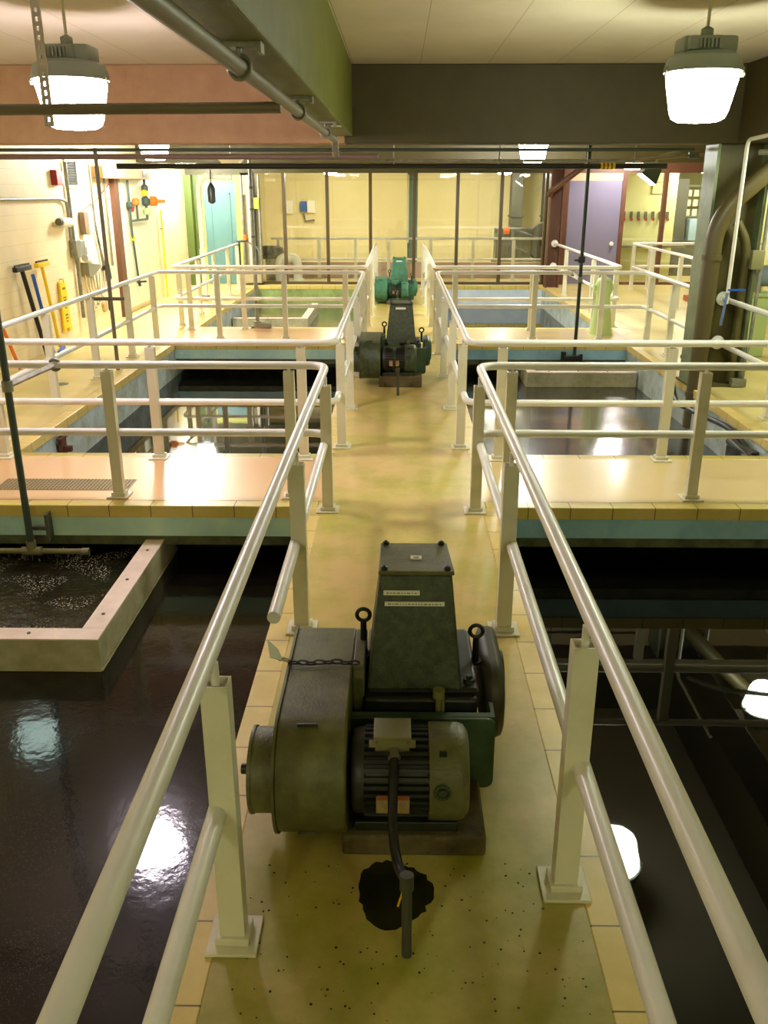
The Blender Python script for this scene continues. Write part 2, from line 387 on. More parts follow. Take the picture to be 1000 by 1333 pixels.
for i in range(7):
    g = struct('window_%d' % (i+1), MB().box((xs[i]+.03,WALL+.08,.06),(xs[i+1]-.03,WALL+.09,2.70)), M['glass'], 'tall pane of the glass wall')
    fr = MB().box((xs[i+1]-.04,WALL,0),(xs[i+1]+.04,WALL+.14,2.71)); fr.box((xs[i]+.04,WALL,0),(xs[i+1]-.04,WALL+.14,.06))
    if i == 0: fr.box((xs[0]-.03,WALL,0),(xs[0]+.03,WALL+.14,2.71))
    struct('window_frame', fr, M['mullion'], parent=g)
xs2 = [5.68,6.66,7.74,8.85,10.0]
for i in range(4):
    g = struct('window_%d' % (i+8), MB().box((xs2[i]+.03,WALL+.08,.06),(xs2[i+1]-.03,WALL+.09,2.70)), M['glass'], 'pane right of the violet door')
    fr = MB().box((xs2[i+1]-.05,WALL,0),(xs2[i+1]+.05,WALL+.14,2.71)); fr.box((xs2[i]+.05,WALL,0),(xs2[i+1]-.05,WALL+.14,.06))
    struct('window_frame', fr, M['brown'], parent=g)
# room behind the glass
struct('wall_far', MB().box((-5.65,30,-.1),(5.4,30.2,3.1)), M['wall_y'], 'yellow wall of the room behind the glass')
struct('wall_far_green', MB().box((5.4,25.2,0),(7.45,25.4,2.9)).box((5.4,25.4,0),(5.55,30,2.9)).box((7.45,30,0),(10,30.2,3.1)), M['wall_g'], 'green yellow wall behind the glass')
struct('wall_far_side', MB().box((-5.65,WALL+.25,-.1),(-5.4,30,3.1)), M['wall_y'])
struct('ceiling_far', MB().box((-5.65,WALL+.25,2.95),(10.2,30.2,3.1)), M['ceil'])
struct('wall_low', MB().box((-3.6,25.3,0),(5.3,25.45,.42)), mat('mauve_kerb', L((196,168,160)), .6), 'low mauve kerb behind the glass')
# left wall relief
struct('wall_panel', MB().box((-5.40,17.75,.12),(-5.34,19.6,2.72)), mat('pale_green_panel', L((222,222,190)), .5), 'pale panel carrying the valve cluster')
struct('column', MB().box((-5.40,17.25,0),(-5.30,17.5,2.72)), M['brown'], 'narrow brown pilaster on the cream wall')

# steel column near the big pipe
c = MB(); c.box((3.665,11.05,0),(3.70,11.5,2.84)); c.box((4.27,11.05,0),(4.305,11.5,2.84))
cg = struct('column', c, M['colg'], 'steel column standing beside the basin')
c = MB(); c.box((3.70,11.26,0),(4.27,11.30,2.84)); c.box((3.64,11.0,0),(4.33,11.55,.02))
struct('column_web', c, M['colo'], parent=cg)
# brown column with brace at the glass wall
c = MB(); c.box((3.66,22.75,0),(3.70,23.1,CEIL)); c.box((3.96,22.75,0),(4.0,23.1,CEIL)); c.box((3.70,22.9,0),(3.96,22.94,CEIL))
cb = struct('column', c, M['brown'], 'brown steel column beside the violet door')
struct('column_brace', MB().tube([(3.62,22.6,2.2),(3.62,22.5,2.28),(4.35,22.2,2.86)], .07, 10), M['brown'], parent=cb)

# ------------------------------------------------------------------ railings
RZ, MZ, RR = 1.07, .53, .031
def railing(label, pts, posts, mids=None, closed=False, flanges=(), rad=.16):
    px, py = posts[0][:2]
    t = thing('pipe_railing', label, 'railing', (px,py,0), 'white pipe railings around the basins')
    P = [(x,y,RZ) for x,y in pts]
    if closed:
        m = Vector(((pts[0][0]+pts[1][0])/2,(pts[0][1]+pts[1][1])/2,RZ))
        Q = fillet([m]+P[1:]+[P[0],m], rad)[:-1]; link('top_rail', MB().tube(Q, RR, 16, closed=True), M['rail'], t)
        Q = [(q.x,q.y,MZ) for q in Q]; link('mid_rail', MB().tube(Q, RR, 16, closed=True), M['rail'], t)
    else:
        Q = fillet(P, rad); link('top_rail', MB().tube(Q, RR, 16), M['rail'], t)
        for ms in (mids or [pts]):
            Q = fillet([(x,y,MZ) for x,y in ms], rad); link('mid_rail', MB().tube(Q, RR, 16), M['rail'], t)
    for x,y in posts:
        hw, hd, th = .041, .034, .006
        zt = .985 if abs(x) < .6 else 1.028
        m = MB()
        for lo,hi in (((-hw,-hd),(hw,-hd+th)),((-hw,hd-th),(hw,hd)),((-hw,-hd+th),(-hw+th,hd-th)),((hw-th,-hd+th),(hw,hd-th))):
            m.box((x+lo[0],y+lo[1],.012),(x+hi[0],y+hi[1],zt))
        m.box((x-hw+th,y-hd+th,zt-.03),(x+hw-th,y+hd-th,zt-.023))
        p = link('post', m, M['post'], t)
        m = MB().cyl((x,y+.0,.95),(x,y,RZ-.02),.013,None,12); link('saddle', m, M['rail'], p)
        m = MB().box((x-.085,y-.085,0),(x+.085,y+.085,.012)).box((x-.056,y-.05,.012),(x+.056,y+.05,.04)); link('base_plate', m, M['post'], p, bevel=.003)
    for (x,y,d) in flanges:
        for z in (RZ,MZ):
            m = MB().cyl((x,y-.012*abs(d),z),(x,y+.012*abs(d),z),.085,None,20); m.cyl((x,y-.04,z),(x,y+.04,z),.045,None,16); link('flange', m, M['rail'], t)
    return t
XR = .592; XP = .572; XL = 3.98; YA, YB = 6.76, 7.82; YC, YD = 14.72, 15.72
railing('white pipe railing along nearest trough basin, its mid rail cut short beside the motor',
    [(-XR,-.5),(-XR,YA),(-XL,YA)], [(-XP,2.26),(-XP,4.46),(-XP,6.42),(-.88,YA-.02),(-2.3,YA-.02),(-3.75,YA-.02)],
    [[(-XR,-.5),(-XR,2.26)],[(-XR,3.56),(-XR,YA),(-XL,YA)]])
railing('white pipe railing with unbroken mid rail along the nearest calm basin',
    [(XR,-.5),(XR,YA),(XL,YA)], [(XP,2.51),(XP,4.46),(XP,6.42),(.85,YA-.02),(2.34,YA-.02),(3.75,YA-.02)])
railing('white ring of pipe railing around the middle basin below the tool wall',
    [(-XR,YB),(-XR,YC),(-XL,YC),(-XL,YB)],
    [(-XP,8.2),(-XP,9.8),(-XP,11.6),(-XP,13.3),(-XP,14.4),(-.9,YB),(-2.25,YB),(-3.7,YB),(-.9,YC),(-1.9,YC),(-3.0,YC),(-XL,14.4),(-XL,13.0),(-XL,11.4),(-XL,9.9),(-XL,8.4)], closed=True)
railing('white pipe railing around the middle basin, ending at the steel column on both sides',
    [(XL+.02,11.6),(XL+.02,YC),(XR,YC),(XR,YB),(XL+.02,YB),(XL+.02,11.2)],
    [(XP,8.2),(XP,9.8),(XP,11.6),(XP,13.3),(XP,14.4),(.9,YB),(2.4,YB),(3.75,YB),(.9,YC),(2.2,YC),(3.3,YC),(XL+.02,14.4),(XL+.02,13.2),(XL+.02,12.2),(XL+.02,9.4),(XL+.02,8.2)],
    flanges=[(XL+.02,11.2,1)])
railing('white pipe railing around the far basin in front of the teal door',
    [(-XR,22.6),(-XR,YD),(-XL,YD),(-XL,22.4)],
    [(-XP,16.1),(-XP,17.5),(-XP,18.8),(-XP,20.8),(-XP,22.3),(-.95,YD),(-2.75,YD),(-3.7,YD),(-XL,16.2),(-XL,17.8),(-XL,19.4),(-XL,21.0),(-XL,22.3)])
railing('white pipe railing around the far basin, bolted to the brown column by the violet door',
    [(XR,22.6),(XR,YD),(XL-.15,YD),(XL-.15,22.74)],
    [(XP,16.1),(XP,17.6),(XP,19.2),(XP,20.8),(XP,22.3),(.95,YD),(2.3,YD),(3.4,YD),(XL-.15,16.1),(XL-.15,18.0),(XL-.15,21.0)], flanges=[(XL-.15,22.70,1)])
railing('white pipe railing turning a corner on the open floor before the violet door',
    [(5.75,14.0),(5.75,22.7),(9.0,22.7)], [(5.75,14.5),(5.75,16.6),(5.75,18.7),(5.75,20.8),(5.75,22.5),(6.2,22.7),(7.4,22.7),(8.7,22.7)])
railing('white pipe railing seen behind the tall glass panes',
    [(-3.5,24.9),(5.2,24.9)], [(-3.3,24.9),(-2.2,24.9),(-1.2,24.9),(-.3,24.9),(.85,24.9),(2.0,24.9),(3.1,24.9),(4.2,24.9),(5.0,24.9)])

# ------------------------------------------------------------------ drive units (motor, belt guard, gearbox, tapered hood)
def stadium(y0, y1, z0, z1, r0, r1, n=10):
    out = []
    def arc(cy,cz,r,a0,a1):
        for k in range(n+1):
            a = a0+(a1-a0)*k/n; out.append((cy+r*math.cos(a), cz+r*math.sin(a)))
    arc(y0+r0, z0+r0, r0, PI*1.5, PI); arc(y0+r0, z1-r0, r0, PI, PI/2)
    arc(y1-r1, z1-r1, r1, PI/2, 0); arc(y1-r1, z0+r1, r1, 0, -PI/2)
    return out
def drive_unit(label, oy, dx, body, guard, dark, plate, gear, first=True, pad_h=.09, labels=True):
    t = thing('drive_unit', label, 'machine', (dx,oy,0), 'gear motor drive units along the walkway')
    X = lambda x: x+dx
    Y = lambda y: y-2.65+oy
    dz = pad_h-.09
    Z = lambda z: z+dz
    def B(mb,a,b): return mb.box((X(a[0]),Y(a[1]),Z(a[2])),(X(b[0]),Y(b[1]),Z(b[2])))
    def P3(p): return (X(p[0]),Y(p[1]),Z(p[2]))
    m = MB().box((X(-.236),Y(2.65),0),(X(.305),Y(3.78),pad_h)); link('concrete_pad', m, M['pad'], t, bevel=.012)
    # motor feet rails, frame
    m = MB(); B(m,(-.19,2.68,.09),(.2,2.74,.13)); B(m,(-.19,2.9,.09),(.2,2.96,.13)); link('mounting_rails', m, dark, t, bevel=.004)
    # motor: finned barrel along x
    prof = []; n = 34; c = (2.79,.285)
    for k in range(n):
        for q,(da,r) in enumerate(((0,.148),(.42,.148),(.5,.168),(.92,.168))):
            a = 2*PI*(k+da)/n; prof.append((Y(c[0]+r*math.cos(a)), Z(c[1]+r*math.sin(a))))
    mo = link('motor', MB().prism(prof,'x',X(-.15),X(.10)), dark, t)
    m = MB().lathe([(.12,-.20),(.15,-.195),(.16,-.18),(.16,-.15),(.13,-.145)], (X(0),Y(c[0]),Z(c[1])), 32, 'x'); link('end_bell', m, dark, mo)
    m = MB().lathe([(.150,.085),(.178,.088),(.180,.095),(.180,.195),(.172,.22),(.15,.235),(.06,.24),(.03,.24)], (X(0),Y(c[0]),Z(c[1])), 36, 'x')
    fc = link('fan_cover', m, guard, t)
    m = MB()
    an = PI*.97; pc = (X(.135),Y(c[0]+.18*math.cos(an)),Z(c[1]+.18*math.sin(an)+.02))
    m.ring((pc[0],pc[1]-.004,pc[2]), .026, .006, 'y', 18, 8); m.cyl((pc[0],pc[1]-.008,pc[2]),(pc[0],pc[1]+.01,pc[2]),.014); link('hole_boss', m, body, fc)
    an = PI*.70; pc = (X(.137),Y(c[0]+.179*math.cos(an)),Z(c[1]+.179*math.sin(an)))
    m = MB().cbox(pc,(.026,.02,.02),(PI*.2,0,0)); link('vent_hole', m, M['black'], fc)
    # nameplate on the motor front
    m = MB().cbox(P3((-.045,2.622,.262)),(.122,.008,.075),(-.14,0,0),.002); npl = link('nameplate', m, mat_np, mo)
    m = MB().cbox(P3((-.045,2.6155,.292)),(.116,.004,.017),(-.14,0,0)); link('red_band', m, M['npred'], npl)
    # junction box
    m = MB().cbox(P3((-.048,2.775,.425)),(.128,.115,.085),None,.006); jb = link('junction_box', m, M['box'] if first else body, t)
    m = MB().cbox(P3((-.048,2.775,.475)),(.138,.126,.016),None,.004); m.cbox(P3((-.118,2.72,.45)),(.03,.02,.02)); m.cbox(P3((.022,2.72,.45)),(.03,.02,.02)); link('lid', m, M['box'] if first else body, jb)
    m = MB().cyl(P3((-.04,2.735,.415)),P3((-.04,2.685,.405)),.026,.024,14); link('cable_gland', m, M['steel'], jb)
    path = [(-.04,2.69,.405),(-.041,2.65,.395),(-.044,2.60,.36),(-.046,2.54,.30),(-.042,2.46,.245),(-.03,2.36,.235),(-.012,2.27,.262),(.0,2.215,.30)]
    path = fillet(path,.05,4)
    m = MB().tube([(X(p[0]),Y(p[1]),Z(p[2]) if i < 8 else p[2]+dz*.3) for i,p in enumerate(path)], .0175, 12); link('flexible_conduit', m, M['black'], t)
    m = MB().cyl((X(.004),Y(2.197),0),(X(.002),Y(2.2),.29+dz*.3),.0165,None,14); m.cyl((X(.002),Y(2.2),.27+dz*.3),(X(.001),Y(2.208),.32+dz*.3),.023,None,14); link('riser_pipe', m, M['pdark_riser'], t)
    # belt guard
    prof = [(Y(y),Z(z)) for y,z in stadium(2.585,3.54,.035,.515,.235,.06)]
    g = MB().prism(prof,'x',X(-.475),X(-.215)); gd = link('belt_guard', g, guard, t, bevel=.008)
    prof = [(Y(y),Z(z)) for y,z in stadium(3.14,3.53,.06,.512,.05,.05,5)]
    link('guard_rear', MB().prism(prof,'x',X(-.215),X(-.165)), guard, gd, bevel=.006)
    prof = [(Y(y),Z(z)) for y,z in stadium(2.578,3.547,.028,.522,.24,.062)]
    m = MB().prism(prof,'x',X(-.482),X(-.472)); link('rim_flange', m, guard, gd)
    m = MB()
    for q,(y,z,rx) in enumerate(((2.745,.510,-.22),(2.646,.110,.95))):
        m.cbox(P3((-.36,y,z)),(.075,.012,.012),(rx,0,0))
    link('slots', m, M['black'], gd)
    m = MB().lathe([(.05,-.583),(.150,-.583),(.160,-.575),(.160,-.48)], (X(0),Y(2.80),Z(.275)), 36, 'x'); pg = link('pulley_cap', m, guard, t)
    m = MB().lathe([(.165,-.58),(.165,-.568),(.158,-.568)], (X(0),Y(2.80),Z(.275)), 36, 'x'); link('cap_rim', m, guard, pg)
    m = MB().cyl(P3((-.625,2.8,.275)),P3((-.58,2.8,.275)),.02,None,12); link('shaft_end', m, M['black'], pg)
    # gearbox body, bracket plate, gear housing
    m = MB(); B(m,(-.165,3.1,.09),(.30,3.72,.40)); m.cbox(P3((.075,3.4,.41)),(.46,.52,.03)); link('gearbox', m, dark, t, bevel=.02)
    prof = [(X(x),Z(z)) for x,z in stadium(-.235,.362,.055,.382,.025,.035,4)]
    m = MB().prism(prof,'y',Y(2.985),Y(3.005)); pl = link('bracket_plate', m, plate, t, bevel=.003)
    m = MB(); B(m,(-.235,3.0,.362),(.345,3.03,.384)); m.prism([(Y(3.005),Z(.10)),(Y(3.005),Z(.38)),(Y(3.1),Z(.385)),(Y(3.18),Z(.34)),(Y(3.18),Z(.1))],'x',X(.345),X(.36)); link('flange', m, plate, pl)
    prof = [(Y(y),Z(z)) for y,z in stadium(3.17,3.76,.10,.455,.15,.16,7)]
    m = MB().prism(prof,'x',X(.338),X(.425)); link('gear_housing', m, gear, t, bevel=.03)
    m = MB().lathe([(.05,.42),(.13,.43),(.13,.44),(.05,.45)],(X(0),Y(3.46),Z(.28)),24,'x'); link('bearing_cap', m, gear, t)
    # tapered hood
    bo = [(-.155,3.13),(.236,3.13),(.236,3.62),(-.155,3.62)]; to = [(-.103,3.215),(.188,3.215),(.172,3.50),(-.100,3.50)]
    vs = [P3((x,y,.42)) for x,y in bo]+[P3((x,y,.905)) for x,y in to]
    m = MB().add(vs,[(3,2,1,0),(4,5,6,7),(0,1,5,4),(1,2,6,5),(2,3,7,6),(3,0,4,7)]); hd = link('hood', m, body, t, bevel=.012)
    m = MB(); vs = [P3((x*1.0+(.008 if x > 0 else -.006),y+(-.008 if y < 3.3 else .008),.905)) for x,y in to]+[P3((x+(.008 if x > 0 else -.006),y+(-.008 if y < 3.3 else .008),.922)) for x,y in to]
    m.add(vs,[(3,2,1,0),(4,5,6,7),(0,1,5,4),(1,2,6,5),(2,3,7,6),(3,0,4,7)]); lid = link('hood_lid', m, guard if first else body, t, bevel=.003)
    for x,y in ((-.085,3.225),(.168,3.225),(-.082,3.49),(.155,3.49)):
        link('bolt', MB().lathe([(.014,.92),(.014,.934),(.006,.94)],(X(x),Y(y),Z(0)),8), M['mach_d'], lid)
    def strip(u0,u1,zt,zb,nm,ink):
        # on the sloping front face of the hood
        yy = lambda z: 3.13+(z-.42)*(.085/.485)-.0065
        mm = MB(); a,b_ = zt,zb
        mm.add([P3((u0,yy(a)-.003,a)),P3((u1,yy(a)-.003,a)),P3((u1,yy(b_)-.003,b_)),P3((u0,yy(b_)-.003,b_)),P3((u0,yy(a)+.004,a)),P3((u1,yy(a)+.004,a)),P3((u1,yy(b_)+.004,b_)),P3((u0,yy(b_)+.004,b_))],
               [(0,1,2,3),(7,6,5,4),(0,4,5,1),(1,5,6,2),(2,6,7,3),(3,7,4,0)])
        s_ = link(nm, mm, M['cream'], t)
        if ink:
            mm = MB(); zc = (a+b_)/2; x = u0+.012
            while x < u1-.015:
                wl = random.choice((.006,.010,.014)); mm.cbox(P3((x+wl/2,yy(zc)-.0042,zc)),(wl,.002,.0045)); x += wl+.005
            link('print', mm, M['inkgrey'], s_)
    if labels:
        strip(-.088,.058,.842,.824,'label_strip',True); strip(-.083,.158,.796,.780,'label_strip',True)
        m = MB().cbox(P3((.045,3.345,.9235)),(.046,.036,.003)); ls = link('label_strip', m, M['cream'], t)
        m = MB().cbox(P3((.045,3.343,.9255)),(.022,.012,.002)); link('print', m, M['inkgrey'], ls)
    else:
        strip(-.03,.10,.87,.845,'label_strip',False)
    # lifting eyes, oil gauge, vents
    for x,y,z0,z1 in ((.312,3.4,.40,.525),(-.178,3.4,.42,.60)):
        m = MB().cyl(P3((x,y,z0)),P3((x,y,z1)),.016,.013,12); m.ring(P3((x,y,z1+.03)),.028,.009,'y',20,8); m.cyl(P3((x,y,z0)),P3((x,y,z0+.015)),.03,None,12); link('lifting_eye', m, M['black'] if first else dark, t)
    m = MB().cyl(P3((.137,3.07,.36)),P3((.137,3.07,.44)),.012,None,12); m.cyl(P3((.137,3.07,.43)),P3((.137,3.07,.465)),.024,None,16); m.cyl(P3((.155,3.075,.36)),P3((.155,3.075,.44)),.007,None,8); link('oil_gauge', m, M['gauge'], t)
    m = MB().cyl(P3((.27,3.2,.40)),P3((.27,3.2,.44)),.03,.024,12); m.cyl(P3((.27,3.2,.44)),P3((.27,3.2,.455)),.013,None,6); link('filler_plug', m, dark, t)
    return t, P3
mat_np = mat('name_plate', L((176,152,100)), .4, c2=L((140,112,70)), scale=30)
M['npred'] = mat('faded_red', L((150,80,48)), .5)
M['pdark_riser'] = mat('riser_dark', L((66,66,54)), .5)
M['gauge'] = mat('gauge_brass', L((120,118,60)), .4)
t1, P3 = drive_unit('large green-black gear motor with labelled tapered hood, nearest on the walkway', 2.65, 0, M['mach'], M['mach_l'], M['mach_d'], M['plate'], M['brownmach'])
# chain over the guard of the nearest unit
ch = MB()
pts = [(-.485,3.17,.535)] + [(-.45+.036*k, 3.165-.004*math.sin(k*1.7), .529) for k in range(8)]
for k in range(8):
    x = -.455+.035*k
    L_ = .024; W_ = .010; lp = []
    for q in range(16):
        a = 2*PI*q/16; u, v_ = (L_*math.cos(a)), (W_*math.sin(a))
        lp.append((x+u, 3.165+(v_ if k % 2 == 0 else v_*.25)-.006*math.sin(k), .527+(0 if k % 2 == 0 else v_*.8+.004)))
    ch.tube(lp, .004, 6, closed=True)
cho = link('chain', ch, M['black']); tag(cho, 'short dark chain lying across the nearest belt guard', 'chain')
cl = MB().tube([(-.475,3.17,.532),(-.50,3.18,.535),(-.52,3.2,.52)], [.008,.009,.006], 8); link('hook', cl, M['steel'], cho)
cl = MB().add([(-.50,3.17,.53),(-.56,3.20,.53),(-.585,3.30,.56),(-.53,3.24,.545),(-.50,3.17,.534),(-.56,3.20,.534),(-.585,3.30,.564),(-.53,3.24,.549)],[(0,1,2,3),(7,6,5,4),(0,4,5,1),(1,5,6,2),(2,6,7,3),(3,7,4,0)])
link('tag', cl, mat('pale_tag', L((178,188,146)), .5), cho)
drive_unit('grey-green gear motor on a taller pad, second along the walkway', 10.92, -.035, M['mach'], M['mach'], M['mach_d'], M['plate'], M['plate'], first=False, pad_h=.14, labels=False)
drive_unit('teal green gear motor at the far end of the walkway', 19.3, -.05, M['teal_m'], M['teal_m'], M['teal_d'], M['teal_m'], M['teal_m'], first=False, pad_h=.09, labels=False)
# oil stain on the floor in front of the nearest unit
pts = []; n = 46
for k in range(n):
    a = 2*PI*k/n; r = 1+.09*math.sin(3*a+1)+.05*abs(math.sin(8*a))+.05*random.uniform(-1,1)
    pts.append((-.040+.128*r*math.cos(a), 2.465+.155*r*math.sin(a)))
o = link('oil_stain', MB().prism(pts,'z',0,.0015), M['stain'], smooth=False); tag(o, 'dark oil stain on the tan floor below the nearest motor', 'stain', kind='stuff')
m = MB()
for k in range(170):
    x = random.uniform(-.55,.6); y = random.choice((random.uniform(1.7,2.62),random.uniform(2.0,2.62))); r = random.uniform(.0015,.005)
    m.lathe([(r,0),(r*.8,.0012)],(x,y,0),6)
o = link('oil_specks', m, M['stain'], smooth=False); tag(o, 'scatter of tiny dark oil specks on the floor before the nearest motor', 'specks', kind='stuff')
m = MB().tube([(-.012,2.50,.003),(-.01,2.46,.003),(-.025,2.40,.003)],.004,6); o = link('cable_tie', m, M['yellow']); tag(o, 'yellow plastic strip lying in the oil stain', 'strip')

# ------------------------------------------------------------------ pendant lamps
def lamp(label, x, y, z, glow):
    t = thing('pendant_lamp', label, 'lamp', (x,y,z), 'pendant lamps in the hall')
    link('rod', MB().cyl((x,y,z+.46),(x,y,CEIL),.012,None,10), M['cream'], t)
    m = MB().lathe([(.03,.40),(.045,.41),(.045,.46),(.02,.475)],(x,y,z),16); link('hub', m, M['lamp_h'], t)
    m = MB().lathe([(.255,.165),(.285,.17),(.285,.20),(.265,.27),(.21,.30)],(x,y,z),32); sk = link('housing', m, M['lamp_h'], t)
    m = MB().cbox((x,y,z+.345),(.40,.27,.12),None,.03); m.cbox((x-.04,y,z+.35),(.27,.36,.10),None,.03); link('ballast_box', m, M['lamp_h'], t)
    m = MB()
    for k in range(6): m.cbox((x-.10+.028*k,y-.19,z+.345),(.012,.03,.06))
    link('cooling_fins', m, M['lamp_h'], sk)
    for s in (-1,1):
        m = MB().cbox((x+s*.275,y-.05,z+.17),(.03,.02,.07)); m.cbox((x+s*.285,y-.05,z+.15),(.02,.03,.02)); link('latch', m, M['steel'], sk)
    m = MB().lathe([(.05,-.175),(.15,-.168),(.195,-.145),(.215,-.10),(.262,.12),(.268,.16),(.255,.165)],(x,y,z),32); link('glass_globe', m, glow, t)
    return t
l1 = lamp('lit pendant lamp with pinkish glow, hung beside the slotted metal strip', -2.53, 7.35, 2.955, M['lamp_pink'])
lamp('lit pendant lamp in front of the dark brown cross beam', 2.24, 7.35, 3.0, M['lamp_green'])
lamp('lit pendant lamp beyond the cross beam, above the glass panes', 2.41, 17.3, 2.96, M['lamp_blue'])
lamp('small lit lamp partly hidden above the valve panel', -4.28, 16.4, 2.98, M['lamp_blue'])
lamp('lit pendant lamp hanging before the teal door', -4.95, 21.7, 2.95, M['lamp_blue'])
lamp('lit pendant lamp above the violet door transom', 5.5, 22.4, 2.93, M['lamp_pink_far'])
lamp('lit pendant lamp beyond the steel column, seen mirrored in the calm water', 4.9, 10.2, 2.95, M['lamp_green'])
lamp('lit pendant lamp near the cream wall before the tan beam', -4.5, 9.3, 2.97, M['lamp_dim'])
lamp('dim lit pendant lamp over the near end of the trough basin', -2.4, -2.4, 2.97, M['lamp_warm'])
lamp('dim lit pendant lamp over the near end of the calm basin', 2.4, -2.4, 2.97, M['lamp_warm'])
def room_lamp(x, y, lab):
    t = thing('ceiling_lamp', lab, 'lamp', (x,y,2.95), 'lamps behind the glass')
    link('canopy', MB().cyl((x,y,2.9),(x,y,2.95),.16,None,20), M['lamp_h'], t)
    link('bowl', MB().lathe([(.05,-.24),(.17,-.22),(.24,-.13),(.26,-.05),(.2,-.05)],(x,y,2.95),24), M['lamp_room'], t)
room_lamp(-2.0, 27, 'glowing ceiling lamp behind the second glass pane'); room_lamp(3.0, 27, 'glowing ceiling lamp behind the glass near the grey duct'); room_lamp(8.0, 24.65, 'glowing ceiling lamp behind the glass beside the steel column')
t = thing('tube_lamp', 'slanting tube light behind the pane next to the brown column', 'lamp', (3.75,27,2.8))
link('tube', MB().cyl((3.6,26.4,2.80),(3.9,27.6,2.80),.03), M['tube'], t); link('tray', MB().cbox((3.75,27,2.9),(.16,1.3,.1),(0,0,-.24)), M['white'], t)
# floodlight on conduit
t = thing('floodlight', 'tilted dark green floodlight with bright face below the pipes', 'lamp', (4.05,15.5,2.72))
from mathutils import Euler
R = Euler((0,.62,0)).to_matrix(); C0 = Vector((4.12,15.5,2.60))
def rot(vs): return [tuple(R @ Vector(v)+C0) for v in vs]
bxv = [(-.16,-.13,-.13),(.16,-.13,-.13),(.16,.13,-.13),(-.16,.13,-.13),(-.09,-.08,.12),(.09,-.08,.12),(.09,.08,.12),(-.09,.08,.12)]
link('body', MB().add(rot(bxv),[(0,3,2,1),(4,5,6,7),(0,1,5,4),(1,2,6,5),(2,3,7,6),(3,0,4,7)]), M['pdark'], t, bevel=.01)
fv = [(-.145,-.115,-.145),(.145,-.115,-.145),(.145,.115,-.145),(-.145,.115,-.145),(-.145,-.115,-.13),(.145,-.115,-.13),(.145,.115,-.13),(-.145,.115,-.13)]
link('lens', MB().add(rot(fv),[(0,3,2,1),(4,5,6,7),(0,1,5,4),(1,2,6,5),(2,3,7,6),(3,0,4,7)]), emis('flood_glow',(1,.97,.9),25), t)
link('bracket_arm', MB().tube([(4.16,15.5,2.70),(4.2,15.5,2.84),(4.55,15.5,2.92)],.022,10), M['pgrey'], t)

# ------------------------------------------------------------------ overhead pipes
def pipe(name, label, pts, r, m, group=None, cat='pipe', rad=.12):
    o = link(name, MB().tube(fillet(pts,rad), r, 14), m); return tag(o, label, cat, group)
lp = pipe('conduit', 'long grey conduit clamped under the olive ceiling beam', [(-.70,-1.0,2.83),(-.70,9.85,2.83),(-.70,9.95,2.68)], .034, M['pgrey'])
for y in (4.05,6.32,8.6):
    m = MB().box((-.79,y-.05,2.90),(-.60,y+.05,2.92)); m.box((-.79,y-.05,2.88),(-.77,y+.05,2.90)); m.box((-.62,y-.05,2.88),(-.60,y+.05,2.90)); m.ring((-.70,y,2.83),.045,.010,'y',18,8); m.cyl((-.70,y,2.87),(-.70,y,2.91),.012)
    link('clamp', m, M['galv'], lp)
cp = pipe('conduit', 'grey conduit crossing in front of the pink lamp', [(-5.35,5.85,2.79),(-.70,5.42,2.785)], .031, M['pgrey'])
st = MB()
x0,x1,y = -2.235,-2.19,5.92
z = 2.62
st.box((x0-.004,y-.001,2.72),(x0+.014,y+.02,CEIL)); st.box((x1-.014,y-.001,2.72),(x1+.004,y+.02,CEIL))
k = 2.72
while k < CEIL-.02:
    st.box((x0,y,k),(x1,y+.003,min(k+.026,CEIL))); k += .05
o = link('slotted_strut', st, mat('bright_galvanised', L((196,190,180)), .45, .1), smooth=False); tag(o, 'slotted metal strip hanging from the ceiling before the pink lamp', 'strut')
pipe('pipe', 'mauve pipe just under the tan cross beam', [(-5.35,12.1,2.735),(-4.0,12.1,2.735),(-.3,12.1,2.735)], .034, M['ppink'], 'overhead cross pipes')
pipe('pipe', 'thin grey pipe above the black one beneath the dark beam', [(-5.35,11.7,2.80),(3.6,11.7,2.80)], .02, M['pdark'], 'overhead cross pipes')
bp = pipe('pipe', 'thick black pipe crossing the hall above the glass panes', [(-4.0,13.2,2.645),(3.7,13.2,2.645)], .038, mat('black_pipe', L((34,34,26)), .4), 'overhead cross pipes')
m = MB().cyl((2.78,13.2,2.645),(2.98,13.2,2.645),.041,None,16); lb = link('yellow_label', m, M['yellow'], bp)
m = MB()
for q in range(3): m.cyl((2.81+.055*q,13.2,2.645),(2.835+.055*q,13.2,2.645),.0418,None,16)
link('print', m, mat('olive_print', L((120,96,16)), .6), lb)
pipe('pipe', 'light grey pipe beneath the dark beam carrying pipe hangers', [(-.4,12.6,2.70),(3.1,12.6,2.70)], .018, M['galv'], 'overhead cross pipes')
for i,x in enumerate((-.1,1.3,2.45,3.1)):
    t = thing('pipe_hanger', ['pipe hanger nearest the olive beam','pipe hanger over the walkway edge','pipe hanger left of the spray pole','pipe hanger right beside the black spray pole'][i], 'hanger', (x,12.6,2.7), 'pipe hangers below the dark beam')
    link('rod', MB().cyl((x,12.6,2.72),(x,12.6,CEIL),.008,None,8), M['galv'], t); link('ring', MB().ring((x,12.6,2.7),.035,.010,'x',16,8), M['galv'], t)
cd = pipe('conduit', 'slanting yellow-grey conduit leading to the floodlight', [(3.3,14.9,2.72),(4.0,15.3,2.80),(4.8,15.5,2.86),(5.4,15.5,2.86)], .022, M['pgrey'])
m = MB().cbox((4.75,15.45,2.86),(.16,.1,.1),None,.01); link('fitting', m, M['pdark'], cd)
t = thing('square_diffuser', 'square unlit pale diffuser hanging over the grey panel', 'lamp', (-2.95,16.5,2.7))
